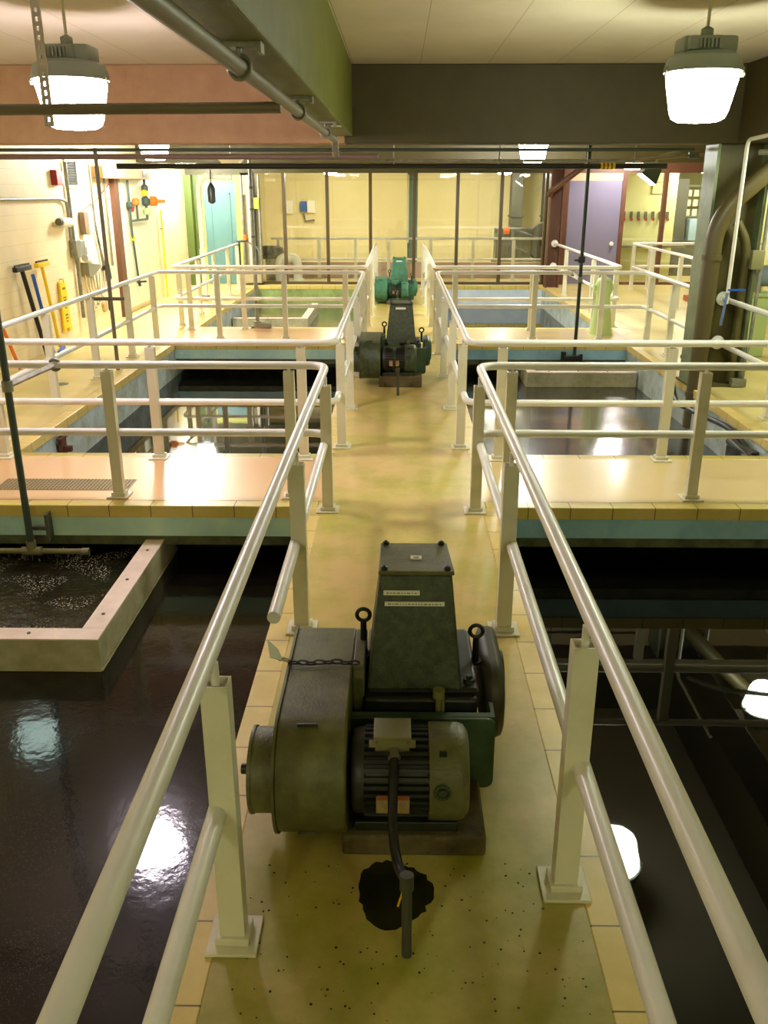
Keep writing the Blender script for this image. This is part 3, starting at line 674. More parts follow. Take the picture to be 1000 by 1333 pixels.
m = MB().add([(-3.2,16.3,2.86),(-2.75,16.3,2.86),(-2.75,16.7,2.86),(-3.2,16.7,2.86),(-3.12,16.37,2.76),(-2.83,16.37,2.76),(-2.83,16.63,2.76),(-3.12,16.63,2.76)],[(0,3,2,1),(4,5,6,7),(0,1,5,4),(1,2,6,5),(2,3,7,6),(3,0,4,7)])
link('diffuser', m, M['white'], t); link('tray', MB().box((-3.22,16.28,2.86),(-2.73,16.72,2.90)), M['lamp_h'], t); link('rod', MB().cyl((-2.975,16.5,2.9),(-2.975,16.5,CEIL),.012), M['pgrey'], t)
m = MB().cbox((-.64,9.2,2.916),(.10,.12,.006)); o = link('beam_label', m, M['cream']); tag(o, 'small pale label under the end of the olive beam', 'label')

# ------------------------------------------------------------------ spray poles
def clampbar(t, a, b):
    m = MB().tube([a,b],.022,4); m.ring(a,.042,.012,'y',16,8); m.cyl((b[0],b[1],b[2]-.04),(b[0],b[1],b[2]+.04),.04,None,14); link('clamp_arm', m, M['galv'], t)
t = thing('spray_pole', 'dark green spray pole with T pipe above the nearest trough', 'pole', (-2.92,6.36,-.34), 'spray poles over the troughs')
link('pole', MB().cyl((-2.92,6.36,-.31),(-2.92,6.36,2.9),.027,None,16), M['pdark'], t)
link('spray_bar', MB().cyl((-3.35,6.36,-.335),(-2.50,6.36,-.335),.022,None,14), M['box'], t)
m = MB().cyl((-3.0,6.36,-.335),(-2.84,6.36,-.335),.034,None,16); m.cyl((-2.92,6.36,-.335),(-2.92,6.36,-.25),.037,None,16); link('tee', m, M['box'], t)
m = MB().cyl((-2.52,6.36,-.335),(-2.465,6.36,-.335),.029,None,14); link('end_cap', m, M['steel'], t)
clampbar(t,(-2.70,YA-.01,RZ),(-2.92,6.36,.985))
m = MB().cbox((-2.80,6.46,-.16),(.02,.10,.22)); m.cbox((-2.86,6.44,-.17),(.12,.03,.03)); link('wall_bracket', m, M['dgrey'], t)
m = MB()
for k in range(120):
    x = random.uniform(-3.2,-2.5); z0 = random.uniform(-.50,-.37); m.cyl((x,6.36+random.uniform(-.03,.03),z0),(x,6.36,z0+random.uniform(.008,.03)),.0014,None,4)
o = link('falling_water', m, M['drip']); tag(o, 'thin streaks of water falling from the nearest spray bar', 'water', kind='stuff')
t = thing('spray_pole', 'black spray pole clamped to the second crosswalk railing before the violet door', 'pole', (2.80,14.25,-.2), 'spray poles over the troughs')
link('pole', MB().cyl((2.80,14.12,-.18),(2.80,14.12,3.0),.028,None,14), M['pole_black'], t)
m = MB(); m.ring((2.80,14.12,1.32),.03,.014,'z',14,8); m.cbox((2.80,14.12,1.32),(.10,.06,.1),None,.01); m.cbox((2.72,14.12,1.31),(.06,.03,.03)); link('coupling', m, M['pole_black'], t)
clampbar(t,(2.80,YC,RZ),(2.80,14.12,1.02))
m = MB().cbox((2.76,14.1,-.2),(.26,.10,.08),None,.01); m.cyl((2.62,14.1,-.24),(2.62,14.1,-.10),.04,None,12); m.cyl((2.9,14.1,-.26),(2.9,14.1,-.14),.03,None,12); link('valve', m, M['black'], t)
t = thing('spray_pole', 'pale grey spray pole standing before the grey panel near the teal door', 'pole', (-2.42,15.9,-.3), 'spray poles over the troughs')
link('pole', MB().cyl((-2.55,15.88,-.28),(-2.55,15.88,2.8),.034,None,14), M['galv'], t)
m = MB().cyl((-2.55,15.88,.0),(-2.55,15.88,.12),.07,None,14); m.cbox((-2.43,15.86,.05),(.22,.12,.10),None,.01); m.cyl((-2.66,15.86,.02),(-2.30,15.86,.02),.035); link('valve', m, M['galv'], t)
m = MB()
for z in (1.05,1.55,2.0,2.35): m.cyl((-2.55,15.88,z),(-2.55,15.88,z+.03),.04,None,12)
link('bands', m, M['dgrey'], t)
t = thing('standpipe', 'slim grey standpipe strapped to the railing before the tool wall', 'pipe', (-3.90,12,0))
link('pipe', MB().cyl((-3.90,12,0),(-3.90,12,2.84),.026,None,14), M['pgrey'], t)
m = MB().cyl((-4.15,12,.96),(-3.72,12,.96),.024,None,10); m.ring((-3.90,12,.96),.034,.012,'z',14,8); link('bracket', m, M['dgrey'], t)

# ------------------------------------------------------------------ troughs
def trough(label, x0, x1, y0, y1, s, m_w, wlab, front=True, mat_top=None):
    z = -.30; t = thing('trough', label, 'trough', ((x0+x1)/2,(y0+y1)/2,-.6), 'floating troughs in the basins')
    rw = .15; ox = x1 if s < 0 else x0; ix = ox+s*rw
    a,b = sorted((ox,ix)); fa,fb = (x0,x1)
    rim = MB().box((a,y0+rw,z-.012),(b,y1,z)); rim.box((fa,y0,z-.012),(fb,y0+rw,z)); ri = link('rim', rim, M['trough'], t, bevel=.003)
    side = MB(); a2,b2 = sorted((ox+s*.006,ox+s*.05)); side.box((a2,y0+.05,-.529),(b2,y1,z-.012)); link('side_wall', side, M['trough_in'], t)
    fr = MB().box((fa,y0+.006,-.529),(fb,y0+.05,z-.012)); fw = link('front_wall', fr, M['trough_in'], t)
    inn = MB(); a3,b3 = sorted((ix-s*.04,ix)); inn.box((a3,y0+rw-.04,-.529),(b3,y1,z-.012)); c0,c1 = sorted((ix, x0 if s < 0 else x1)); inn.box((c0,y0+rw-.04,-.529),(c1,y0+rw,z-.012)); link('inner_wall', inn, M['trough_in'], t)
    lipm = MB(); l0,l1 = sorted((ox-s*.0,ox-s*.01)); lipm.box((l0,y0,-.527),(l1,y1,-.519)); lipm.box((fa,y0-.008,-.527),(fb,y0,-.519)); link('rub_strip', lipm, M['trough_in'], t)
    n = max(2,int((y1-y0)/.55))
    for px,py in [((a+b)/2, y0+.35+k*(y1-y0-.4)/n) for k in range(n)]+[((fa+fb)/2-.5+.45*k, y0+rw/2) for k in range(3)]:
        link('bolt', MB().lathe([(.012,z),(.012,z+.006),(.004,z+.008)],(px,py,0),8), M['dgrey'], ri)
    w0,w1 = sorted((ix-s*0, x0 if s < 0 else x1))
    o = link('water', MB().box((w0,y0+rw,-.46),(w1,y1,-.42)), m_w); tag(o, wlab, 'water', 'water in the troughs', 'stuff')
trough('pale fibreglass trough under the nearest spray bar', -3.64, -1.91, 4.86, 6.9, -1, M['water_foam'], 'bubbling white-flecked water inside the nearest trough')
trough('pale trough against the second crosswalk under the black spray pole', 1.96, 3.64, 13.42, 14.9, 1, M['water_mid'], 'dark water inside the trough under the black spray pole')
trough('pale trough in the far basin before the teal door', -3.64, -2.0, 19.3, 22.0, -1, M['water_mid'], 'dark water inside the far trough before the teal door')

# ------------------------------------------------------------------ crosswalk grate, drain, brackets, hose
gm = MB()
gx0,gx1,gy0,gy1 = -3.4,-2.28,6.87,7.16
gm.box((gx0,gy0,0),(gx1,gy0+.012,.004)); gm.box((gx0,gy1-.012,0),(gx1,gy1,.004))
k = gx0
while k < gx1:
    gm.box((k,gy0+.012,0),(k+.014,gy1-.012,.004)); k += .03
for j in range(1,6): gm.box((gx0,gy0+j*(gy1-gy0)/6-.005,0),(gx1,gy0+j*(gy1-gy0)/6+.005,.0042))
gr = thing('drain_grate', 'flat metal drain grate let into the nearest crosswalk', 'grate', (gx0,gy0,0))
link('bars', gm, mat('grate_metal', L((150,132,96)), .5, .2), gr, smooth=False); link('pit', MB().box((gx0,gy0,0),(gx1,gy1,.0012)), M['conc'], gr, smooth=False)
m = MB().lathe([(.09,0),(.09,.004),(.075,.004)],(-4.35,11.05,0),20); o = link('floor_drain', m, M['dgrey']); tag(o, 'small round floor drain below the tool wall', 'drain')
for i,(y,z0,z1,w_,lab) in enumerate(((9.0,-.40,-.12,.16,'upright rusty bracket on the blue grey basin wall'),(8.35,-.40,-.30,.30,'low flat rusty bracket on the basin wall near the crosswalk'))):
    m = MB().box((-3.635,y-w_/2,z0),(-3.60,y+w_/2,z1)); m.box((-3.60,y-.03,(z0+z1)/2-.03),(-3.52,y+.03,(z0+z1)/2+.03)); m.box((-3.635,y-w_/2-.03,z1-.03),(-3.58,y+w_/2+.03,z1)); o = link('rusty_bracket', m, M['rust'], bevel=.004); tag(o, lab, 'bracket', 'rusty brackets on the basin wall')
hs = MB().tube(fillet([(3.58,11.6,.35),(3.56,11.4,-.05),(3.5,11.0,-.20),(3.45,10.2,-.12),(3.58,9.3,-.08),(3.60,8.7,-.2)],.3), .03, 10)
o = link('hose', hs, M['black']); tag(o, 'black hose looping down the basin wall below the steel column', 'hose')
m = MB().cbox((3.52,8.75,-.22),(.18,.34,.14),(0,0,.2),.02); m.cyl((3.5,8.5,-.2),(3.5,9.05,-.16),.05); o = link('float_switch', m, M['black']); tag(o, 'black float box on the basin wall near the first crosswalk', 'float')
ls = MB().tube(fillet([(3.98,12.1,.92),(3.90,12.0,1.02),(3.83,11.9,.9),(3.83,11.9,0)],.08), .022, 10)
o = link('black_pipe', ls, M['black']); tag(o, 'thin bent black pipe dropping beside the steel column', 'pipe')
m = MB().cyl((3.83,11.9,.62),(3.83,11.9,.67),.026); link('yellow_band', m, M['yellow'], o); m = MB().cbox((3.86,11.9,.22),(.14,.08,.05),None,.01); link('clamp', m, M['black'], o)

# ------------------------------------------------------------------ pipes on the steel column
o = pipe('big_pipe', 'thick olive brown pipe rising in front of the steel column and bending away', [(3.70,10.92,-.5),(3.70,10.92,2.05),(4.9,10.75,3.22)], .105, M['bigpipe'], rad=.35)
for z in (-.1,1.55):
    link('collar', MB().cyl((3.70,10.92,z),(3.70,10.92,z+.06),.118,None,20), M['bigpipe'], o)
o = pipe('pipe', 'olive pipe slanting down the web of the steel column', [(4.02,11.12,1.98),(4.18,11.12,1.72),(4.20,11.12,.05)], .055, M['colo'], rad=.2)
t = thing('white_pipe', 'slender white pipe with blue lever in front of the steel column', 'pipe', (3.83,10.6,1))
link('pipe', MB().tube(fillet([(3.83,10.6,1.08),(3.83,10.6,2.86),(3.83,9.2,2.9)],.1), .022, 12), M['white'], t)
link('lever', MB().cbox((3.80,10.57,1.02),(.03,.02,.38),(0,.08,0),.005), mat('blue_grey_lever', L((100,124,170)), .5), t); link('crossbar', MB().cbox((3.92,10.58,1.24),(.20,.02,.022)), M['blue'], t)
t = thing('switch_conduit', 'grey conduit with small switch box on the edge of the steel column', 'conduit', (4.32,11.0,0))
link('conduit', MB().tube(fillet([(4.30,11.0,.10),(4.30,11.0,.35),(4.33,11.0,.6),(4.33,11.0,2.84)],.15), .022, 12), M['galv'], t)
link('switch_box', MB().cbox((4.26,10.97,1.55),(.15,.09,.22),None,.012), M['box'], t); link('foot', MB().cbox((4.25,11.0,.06),(.18,.1,.10),None,.01), M['galv'], t)
cv = MB().tube(fillet([(3.86,10.3,2.72),(4.2,10.0,2.72),(5.0,9.9,2.76)],.1), .03, 10); o = link('conduit', cv, M['galv']); tag(o, 'pale conduit running off beneath the dark beam at the column top', 'conduit')
# lime posts
t = thing('lime_pedestal', 'lime green pedestal with blue grey pump behind the steel column', 'pedestal', (5.25,13.2,0))
link('pedestal', MB().box((5.10,13.1,0),(5.38,13.4,.88)), M['lime'], t, bevel=.02); link('cap_plate', MB().box((5.06,13.06,.88),(5.42,13.44,.93)), M['lime'], t, bevel=.005)
m = MB().lathe([(.05,-.28),(.13,-.26),(.15,-.2),(.15,.12),(.11,.2),(.05,.22)],(5.42,13.25,1.16),20,'x'); link('pump_body', m, M['bluegm'], t)
m = MB().cyl((5.2,13.25,.93),(5.2,13.25,1.2),.07); m.ring((5.08,13.2,1.2),.09,.02,'x',18,8); m.cyl((5.05,13.2,1.2),(5.3,13.2,1.2),.03); link('valve', m, M['box'], t)
t = thing('lime_hydrant', 'lime green stand post on the second crosswalk behind the black spray pole', 'post', (3.45,15.3,0))
link('post', MB().lathe([(.20,0),(.19,.06),(.15,.40),(.12,.62),(.14,.72),(.15,.84),(.11,.92),(.05,.95)],(3.45,15.3,0),14), M['lime'], t); link('cross_pipe', MB().cyl((3.27,15.3,.78),(3.60,15.3,.78),.055,None,14), M['lime'], t)
t = thing('grey_tank', 'dark grey motor on orange base behind the corner railing', 'machine', (6.6,20,0))
link('base', MB().box((6.35,19.5,0),(8.2,20.2,.12)), mat('orange_base', L((170,96,50)), .6), t, bevel=.01); link('casing', MB().lathe([(.1,-.7),(.30,-.66),(.32,-.5),(.32,.5),(.28,.66),(.1,.7)],(7.2,19.85,.46),22,'x'), M['dgrey'], t); link('outlet', MB().tube([(6.6,19.85,.46),(6.42,19.85,.5),(6.42,19.85,.95)],.08,12), M['bluegm'], t)

# ------------------------------------------------------------------ things on the cream wall
WX = -5.40
t = thing('alarm_box', 'dark red alarm box high on the cream wall', 'alarm', (WX,14.5,2.5)); link('box', MB().box((WX,14.38,2.40),(WX+.10,14.62,2.62)), M['red'], t, bevel=.01); link('face', MB().box((WX+.02,14.63,2.42),(WX+.08,14.74,2.60)), M['cream'], t)
t = thing('vent_grille', 'grey louvred vent grille high on the cream wall', 'vent', (WX,15.3,2.55)); m = MB()
for a,b in (((15.0,2.36),(15.55,2.40)),((15.0,2.77),(15.55,2.81)),((15.0,2.40),(15.05,2.77)),((15.5,2.40),(15.55,2.77))): m.box((WX,a[0],a[1]),(WX+.03,b[0],b[1]))
link('frame', m, M['white'], t); m = MB()
for k in range(9): m.cbox((WX+.012,15.275,2.42+.04*k),(.02,.45,.028),(0,.5,0))
link('louvre', m, mat('louvre_grey', L((84,86,84)), .5), t)
def wpipe(lab, pts, r, m, name='conduit'): return pipe(name, lab, [(WX+.045,y,z) for y,z in pts], r, m, 'conduits on the cream wall', 'conduit', .1)
wpipe('upright grey conduit below the vent grille ending at a junction box', [(14.95,2.75),(14.95,1.55)], .028, M['galv'])
wpipe('level pale conduit turning down beside the upright conduit', [(8.0,2.24),(14.55,2.2),(14.83,2.15),(14.83,1.5)], .024, M['galv'])
wpipe('tall thin conduit with a small box between grille and pilaster', [(16.1,2.75),(16.1,1.75),(16.35,.95)], .022, M['galv'])
wpipe('grey conduit beside the brown pilaster', [(16.85,2.75),(16.85,1.0)], .022, M['pgrey'])
t = thing('wall_camera', 'white cylinder camera on a bracket on the cream wall', 'camera', (WX,14.55,1.85)); link('body', MB().cyl((WX+.09,14.30,1.86),(WX+.09,14.75,1.84),.07,None,18), M['white'], t); link('lens_hood', MB().cyl((WX+.09,14.24,1.863),(WX+.09,14.32,1.86),.055,None,16), M['dgrey'], t); link('bracket', MB().box((WX,14.5,1.80),(WX+.09,14.58,1.9)), M['white'], t)
t = thing('switch_box', 'brown and pale wall box fed by a thin red wire', 'box', (WX,15.5,1.8)); link('box', MB().box((WX,15.42,1.62),(WX+.1,15.60,1.98)), mat('brown_box', L((140,118,96)), .5), t, bevel=.01); link('cover', MB().box((WX,15.72,1.68),(WX+.07,15.98,1.98)), M['cream'], t, bevel=.01); link('wire', MB().tube([(WX+.05,15.5,2.0),(WX+.04,16.3,2.15),(WX+.04,17.2,2.45)],.008,6), M['red'], t)
t = thing('junction_boxes', 'pair of grey junction boxes at the foot of the upright conduit', 'box', (WX,15.05,1.4)); link('box', MB().box((WX,14.83,1.28),(WX+.12,15.05,1.56)), M['galv'], t, bevel=.01); link('box', MB().box((WX,15.08,1.30),(WX+.1,15.32,1.54)), M['galv'], t, bevel=.01); link('drop_pipe', MB().cyl((WX+.05,14.98,.3),(WX+.05,14.98,1.3),.03), M['galv'], t)
t = thing('hose_rack', 'silver hose rack with looped pale hoses on the cream wall', 'rack', (WX,15.5,1.1)); m = MB()
m.prism([(15.25,1.18),(15.9,1.10),(15.9,1.05),(15.4,.92),(15.25,.95)],'x',WX,WX+.14); link('tray', m, M['steel'], t, bevel=.01)
m = MB().cyl((WX+.10,15.22,1.25),(WX+.10,15.45,1.2),.06,None,14); m.cyl((WX+.1,15.34,1.2),(WX+.1,15.34,1.42),.03); link('valve', m, M['white'], t)
for k in range(5):
    y0 = 15.25+.10*k; dp = .62-.05*k
    q = [(WX+.08+.012*k,y0+ .30*math.cos(PI+PI*i/14)+.25, .98-dp*math.sin(PI*i/14)) for i in range(15)]
    link('hose', MB().tube(q,.014,7), mat('pale_hose', L((206,196,170)), .5) if k == 0 else bpy.data.materials['pale_hose'], t)
t = thing('handset', 'black handset hanging beside the looped hoses', 'phone', (WX,16.3,.9)); link('body', MB().cbox((WX+.07,16.4,.92),(.09,.18,.30),(.3,0,0),.02), M['black'], t); link('cord', MB().tube([(WX+.06,16.35,1.05),(WX+.06,16.25,1.3),(WX+.05,16.15,1.5)],.01,6), M['black'], t)
t = thing('wall_socket', 'small round socket low on the wall below the standpipe bracket', 'socket', (WX,16.4,.3)); link('plate', MB().cyl((WX,16.2,.34),(WX+.05,16.2,.34),.10,None,18), mat('tan_box', L((190,160,110)), .5), t); link('cap', MB().cbox((WX+.06,16.42,.34),(.06,.08,.20),None,.01), M['black'], t)
def tool(name, label, yt, zt, yb, zb, head_top, head_w, m, r=.026):
    t = thing(name, label, 'squeegee', (WX,yb,zb), 'floor tools on the wall')
    link('handle', MB().cyl((WX+.09,yt,zt),(WX+.16,yb,zb),r,None,12), m, t)
    if head_top: link('head', MB().cbox((WX+.10,yt,zt),(.07,head_w,.07),None,.015), m, t); link('rubber_blade', MB().cbox((WX+.10,yt,zt+.045),(.02,head_w*.96,.03)), M['black'], t)
    else: link('head', MB().cbox((WX+.25,yb+.1,zb+.03),(.06,head_w,.06),(0,0,.25),.015), m, t)
tool('floor_squeegee', 'black squeegee leaning head up on the cream wall', 12.62, 1.30, 12.95, .02, True, .52, M['black'], .032)
tool('floor_squeegee', 'blue squeegee standing head down between the black and yellow ones', 12.98, 1.19, 13.2, .02, False, .62, M['blue'])
tool('floor_squeegee', 'yellow squeegee leaning head up next to the wet floor sign', 13.35, 1.30, 13.5, .06, True, .46, M['yellow'])
t = thing('floor_broom', 'orange handled broom at the edge behind the spray pole', 'broom', (WX,11.9,0), 'floor tools on the wall'); link('handle', MB().cyl((WX+.10,11.5,1.0),(WX+.16,11.95,.02),.024), M['orange'], t); link('head', MB().cbox((WX+.10,11.48,1.02),(.10,.22,.08),None,.02), M['black'], t)
t = thing('wet_floor_sign', 'folded yellow wet floor sign with dark print hung on the wall', 'sign', (WX,14.25,.2))
m = MB(); prof = [(14.06,.18),(14.12,.18),(14.16,.24),(14.28,.24),(14.32,.18),(14.40,.18),(14.34,.96),(14.10,.96)]
m.prism(prof,'x',WX+.02,WX+.05); link('front_leaf', m, M['yellow'], t, bevel=.006)
m = MB().prism([(y+.02,z+.015) for y,z in prof],'x',WX+.002,WX+.018); link('back_leaf', m, M['yellow'], t)
m = MB()
for k,(z,hh,ww) in enumerate(((.86,.035,.12),(.72,.02,.13),(.68,.02,.10),(.62,.03,.12),(.56,.02,.09),(.45,.03,.10),(.40,.02,.12),(.35,.02,.08))): m.box((WX+.05,14.225-ww/2,z-hh/2),(WX+.053,14.225+ww/2,z+hh/2))
link('print', m, mat('olive_ink', L((120,100,20)), .6), t); link('hook', MB().tube([(WX,14.22,1.0),(WX+.06,14.22,1.0),(WX+.06,14.22,.95)],.008,6), M['steel'], t)
# valve cluster
t = thing('valve_cluster', 'dosing valve cluster with orange knob on the pale wall panel', 'valve', (-5.34,18.8,2.1))
px = -5.27
m = MB().tube(fillet([(px,18.0,2.5),(px,18.0,1.55),(px,18.15,.6)],.1),.022,8); m.tube([(px,19.2,2.65),(px,19.2,1.75)],.026,8); m.tube([(px,18.0,1.75),(px,19.2,1.75)],.022,8); m.tube([(px,18.5,1.75),(px,18.5,2.15)],.02,8); link('pipework', m, M['pdark'], t)
for (y,z,r,c_) in ((18.0,2.05,.06,'pdark'),(18.08,1.98,.06,'red'),(18.45,2.1,.07,'orange'),(19.2,2.35,.07,'pdark'),(19.2,2.10,.09,'pdark'),(19.22,1.9,.07,'lime'),(18.05,1.42,.05,'yellow'),(19.15,2.26,.06,'yellow')):
    link('valve_body', MB().lathe([(r*.6,-r),(r,-r*.6),(r,r*.6),(r*.6,r)],(px,y,z),12), M[c_], t)
link('orange_knob', MB().lathe([(.05,0),(.10,.03),(.10,.15),(.04,.18),(.03,.34)],(px+.03,19.35,2.1),14,'x'), M['orange'], t)
m = MB().tube([(px,18.15,.62),(px,18.2,.5)],.03,8); m.cyl((px-.02,18.1,.58),(px+.12,18.25,.58),.02); link('tap', m, M['black'], t)
t = thing('yellow_stand_pipe', 'thin yellow pipe upright near the lit wall corner', 'pipe', (-5.34,21,.3)); link('pipe', MB().cyl((-5.34,20.6,0),(-5.34,20.6,1.9),.02), M['yellow'], t); link('clip', MB().cbox((-5.36,20.6,1.5),(.06,.06,.03)), M['galv'], t)
m = MB().box((-5.4,16.2,2.52),(-5.15,19.3,2.72)); o = link('timber_box', m, mat('tan_boxing', L((196,160,112)), .6), bevel=.008); tag(o, 'tan boxed header over the brown pilaster and valve panel', 'box'); link('opening', MB().box((-5.155,18.7,2.56),(-5.145,18.95,2.68)), M['black'], o)

# ------------------------------------------------------------------ far end left: gooseneck, cabinet, pumps
t = thing('gooseneck_pipe', 'white gooseneck pipe rising before the teal door', 'pipe', (-4.33,20,0)); 
pth = [(-4.33,20,0),(-4.33,20,2.35)]+[(-4.08-.25*math.cos(PI*k/12*.6),20,2.35+.25*math.sin(PI*k/12*.6)) for k in range(1,13)]
pth.append((-3.6,20,2.57)); link('pipe', MB().tube(fillet(pth[:2]+pth[2:],.02,3), .06, 14), M['cream'], t); link('collar', MB().cyl((-4.33,20,.95),(-4.33,20,1.10),.075,None,14), M['cream'], t); link('foot', MB().cyl((-4.33,20,0),(-4.33,20,.10),.10,None,14), M['rust'], t)
t = thing('hoist_pendant', 'black pendant control dangling in front of the teal door', 'control', (-4.0,19.8,2.2)); link('body', MB().lathe([(.03,-.20),(.08,-.16),(.085,.1),(.05,.18),(.02,.22)],(-4.02,19.8,2.24),12), M['black'], t); link('cable', MB().cyl((-4.02,19.8,2.44),(-4.02,19.8,CEIL),.014,None,8), M['black'], t)
t = thing('wall_pipe_rack', 'grey cabinet front with upright pipes between teal door and glass', 'cabinet', (-3.85,23.4,0)); link('cabinet', MB().box((-4.0,23.25,.05),(-3.55,23.48,2.2)), mat('cabinet_grey', L((170,158,128)), .5), t, bevel=.01)
for k,(x,m_) in enumerate(((-3.95,'galv'),(-3.78,'cream'),(-3.66,'pdark'),(-3.52,'galv'))): link('pipe', MB().cyl((x,23.18,.5),(x,23.18,2.66),.035,None,10), M[m_], t)
link('yellow_tag', MB().cbox((-3.58,23.12,2.0),(.12,.02,.26)), mat('tag_yellow', L((220,190,60)), .5), t)
t = thing('sample_tap', 'small tap with orange knob at the end of the far railing', 'tap', (-3.98,22.5,1.1)); link('body', MB().cyl((-4.02,22.45,1.12),(-3.72,22.45,1.16),.035), M['pdark'], t); link('orange_knob', MB().cyl((-3.78,22.45,1.16),(-3.78,22.45,1.28),.06), M['orange'], t); link('hose', MB().tube(fillet([(-3.75,22.45,1.12),(-3.5,22.45,1.0),(-3.42,22.45,.7)],.15),.02,8), M['galv'], t); link('riser', MB().cyl((-3.95,22.45,0),(-3.95,22.45,1.12),.03), M['pdark'], t)
t = thing('elbow_pipe', 'white double elbow pipe behind the glass beside a grey pump', 'pipe', (-2.95,24.2,0)); link('pipe', MB().tube(fillet([(-3.2,24.2,.02),(-3.2,24.2,.62),(-2.72,24.2,.62),(-2.72,24.2,.02)],.2,6),.12,14), M['white'], t); link('flange', MB().cyl((-2.72,24.2,.02),(-2.72,24.2,.08),.17), M['white'], t)
t = thing('grey_pump', 'grey pump motor behind the first glass pane', 'pump', (-3.5,24.4,0)); link('motor', MB().lathe([(.05,-.32),(.16,-.3),(.18,-.2),(.18,.2),(.12,.3),(.04,.32)],(-3.45,24.65,.72),18,'x'), M['dgrey'], t); link('stand', MB().box((-3.62,24.5,0),(-3.3,24.8,.56)), M['galv'], t)
# behind the glass
t = thing('wall_panel_box', 'white instrument boxes on the yellow wall behind the glass', 'panel', (-3.2,29.9,1.6)); link('box', MB().box((-3.75,29.85,1.58),(-3.45,30,2.0)), M['white'], t, bevel=.01); link('box', MB().box((-2.98,29.85,1.6),(-2.72,30,1.98)), M['white'], t, bevel=.01); link('blue_box', MB().box((-3.2,29.85,1.64),(-3.0,30,1.95)), M['blue'], t, bevel=.01); link('pipes', MB().tube([(-3.1,29.9,1.6),(-3.05,29.88,1.35),(-2.75,29.88,1.38)],.03,8), M['dgrey'], t)
for (x,lab) in ((3.45,'wide dark grey duct behind the glass nearest the pane edge'),(4.45,'dark grey duct behind the glass beside the brown column')):
    m = MB().box((x,28.8,0),(x+(.36 if x < 4 else .55),29.3,2.95)); o = link('duct', m, M['dgrey'], bevel=.01); tag(o, lab, 'duct', 'ducts behind the glass'); link('flange', MB().box((x-.03,28.77,1.5),(x+(.39 if x < 4 else .58),29.33,1.56)), M['dgrey'], o)
t = thing('blower', 'round grey blower machine with yellow cap behind the glass', 'machine', (3.8,27.5,0)); link('volute', MB().lathe([(.2,-.2),(.55,-.18),(.58,0),(.55,.18),(.2,.2)],(4.35,27.5,.85),28,'y'), M['dgrey'], t); link('casing', MB().box((2.85,27.2,.3),(3.9,27.8,1.25)), M['dgrey'], t, bevel=.03); link('base', MB().box((2.8,27.1,0),(4.9,27.9,.3)), M['darkconc'], t); link('yellow_cap', MB().cbox((3.15,27.15,1.18),(.18,.1,.2),None,.02), M['orange'], t); link('inlet', MB().tube([(4.35,27.2,.85),(4.35,27.0,.85)],.22,18), M['mach_d'], t)
o = link('narrow_pilaster', MB().box((.22,26,0),(.5,26.25,2.95)), mat('teal_grey', L((96,130,124)), .5)); tag(o, 'narrow teal grey strip post behind the middle panes', 'post')
link('ladder_strip', MB().box((.20,25.96,.9),(.26,26.0,2.7)), M['white'], o)
# panel with push buttons behind the right glass
t = thing('control_panel', 'green yellow panel with a row of red-marked push buttons', 'panel', (6.4,25.1,1.6)); link('backboard', MB().box((5.58,25.14,.9),(7.4,25.2,2.5)), M['wall_g'], t); link('grey_plate', MB().box((5.62,25.11,1.0),(5.92,25.14,1.95)), mat('sage_plate', L((134,150,108)), .5), t)
for k in range(7):
    x = 6.02+.195*k; m = MB().box((x,25.09,1.58),(x+.07,25.14,1.76)); sw = link('push_button', m, M['dgrey'], t); link('red_button', MB().cyl((x+.045,25.07,1.56),(x+.045,25.1,1.56),.04,None,12), M['red'], sw)
m = MB()
for a,b in (((6.75,2.2),(7.15,2.215)),((6.75,2.5),(7.15,2.515)),((6.75,2.2),(6.765,2.515)),((7.135,2.2),(7.15,2.515))): m.box((a[0],25.12,a[1]),(b[0],25.14,b[1]))
link('hatch', m, M['box'], t)
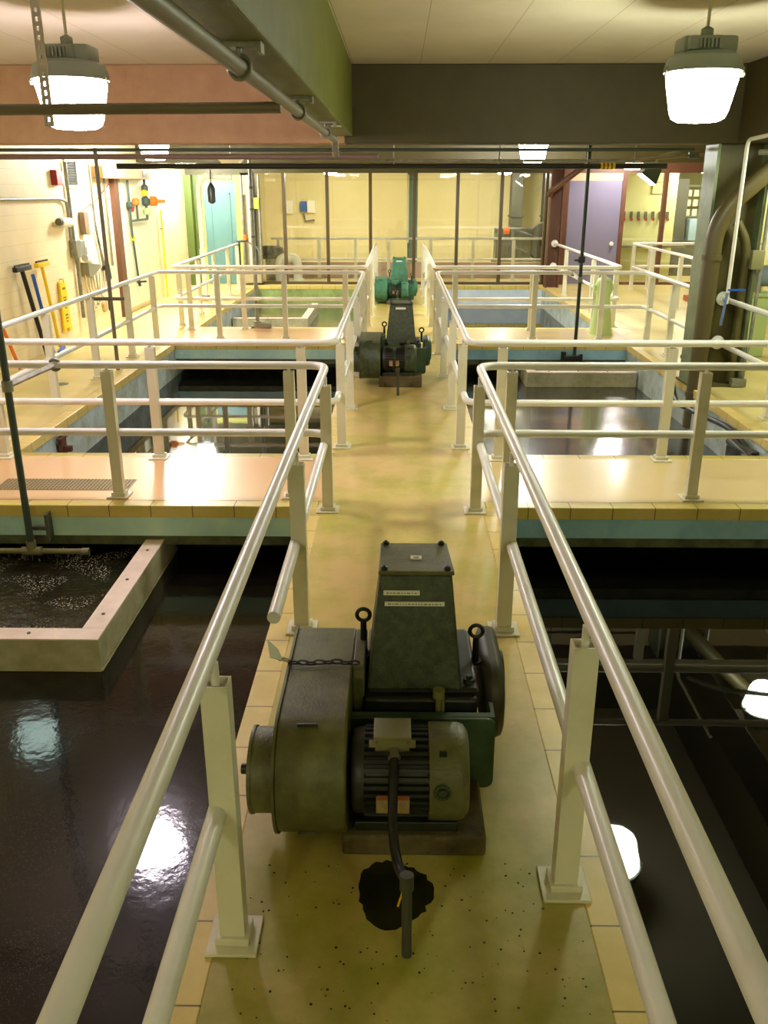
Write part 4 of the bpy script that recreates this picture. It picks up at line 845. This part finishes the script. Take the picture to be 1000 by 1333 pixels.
t = thing('lab_bench', 'grey bench with pale blue equipment behind the glass by the steel column', 'bench', (8.4,26.5,0)); link('top', MB().box((5.7,24.4,.86),(7.6,25.05,.92)), M['galv'], t); link('counter', MB().box((7.5,26.0,0),(9.9,26.7,.9)), M['dgrey'], t); link('cabinet', MB().box((7.6,26.3,.9),(8.1,26.7,2.6)), M['dgrey'], t, bevel=.01)
m = MB().cbox((8.35,26.2,1.25),(.45,.4,.6),None,.04); m.cbox((9.4,26.2,1.2),(.5,.4,.5),None,.05); link('blue_unit', m, mat('pale_blue', L((150,176,190)), .5), t)
m = MB()
for k in range(5):
    for j in range(3): m.cbox((8.2+.2*k,26.6,1.7+.26*j),(.14,.1,.18),None,.01)
link('shelf_boxes', m, M['cream'], t); link('shelf', MB().box((8.1,26.5,1.58),(9.9,26.8,1.61)).box((8.1,26.5,2.40),(9.9,26.8,2.43)), M['galv'], t)
t = thing('light_switch', 'white light switch on the brown panel by the violet door', 'switch', (4.05,WALL,1.68)); link('plate', MB().box((4.0,WALL-.015,1.6),(4.10,WALL,1.76)), M['white'], t, bevel=.003); link('rocker', MB().box((4.035,WALL-.025,1.65),(4.065,WALL-.015,1.71)), M['cream'], t)

# ------------------------------------------------------------------ camera, world, view
cam_d = bpy.data.cameras.new('camera'); cam = bpy.data.objects.new('camera', cam_d); COL.objects.link(cam)
cam.location = (-.036, 0, 2.36)
cam.rotation_euler = (math.radians(90-20.28), 0, math.radians(.894))
cam_d.sensor_fit = 'VERTICAL'; cam_d.sensor_height = 36.; cam_d.lens = 1142/1333*36.; cam_d.clip_start = .05
sc.camera = cam
w = bpy.data.worlds.new('hall_ambient'); sc.world = w; w.use_nodes = True
bg = w.node_tree.nodes['Background']; bg.inputs[0].default_value = (.95,.92,.70,1); bg.inputs[1].default_value = .12
sc.view_settings.view_transform = 'Standard'; sc.view_settings.look = 'None'; sc.view_settings.gamma = 1; sc.view_settings.use_curve_mapping = False
sc.view_settings.exposure = 0.5
sc.cycles.use_denoising = True
sc.cycles.max_bounces = 10; sc.cycles.diffuse_bounces = 5; sc.cycles.transparent_max_bounces = 12
sc.cycles.sample_clamp_indirect = 8
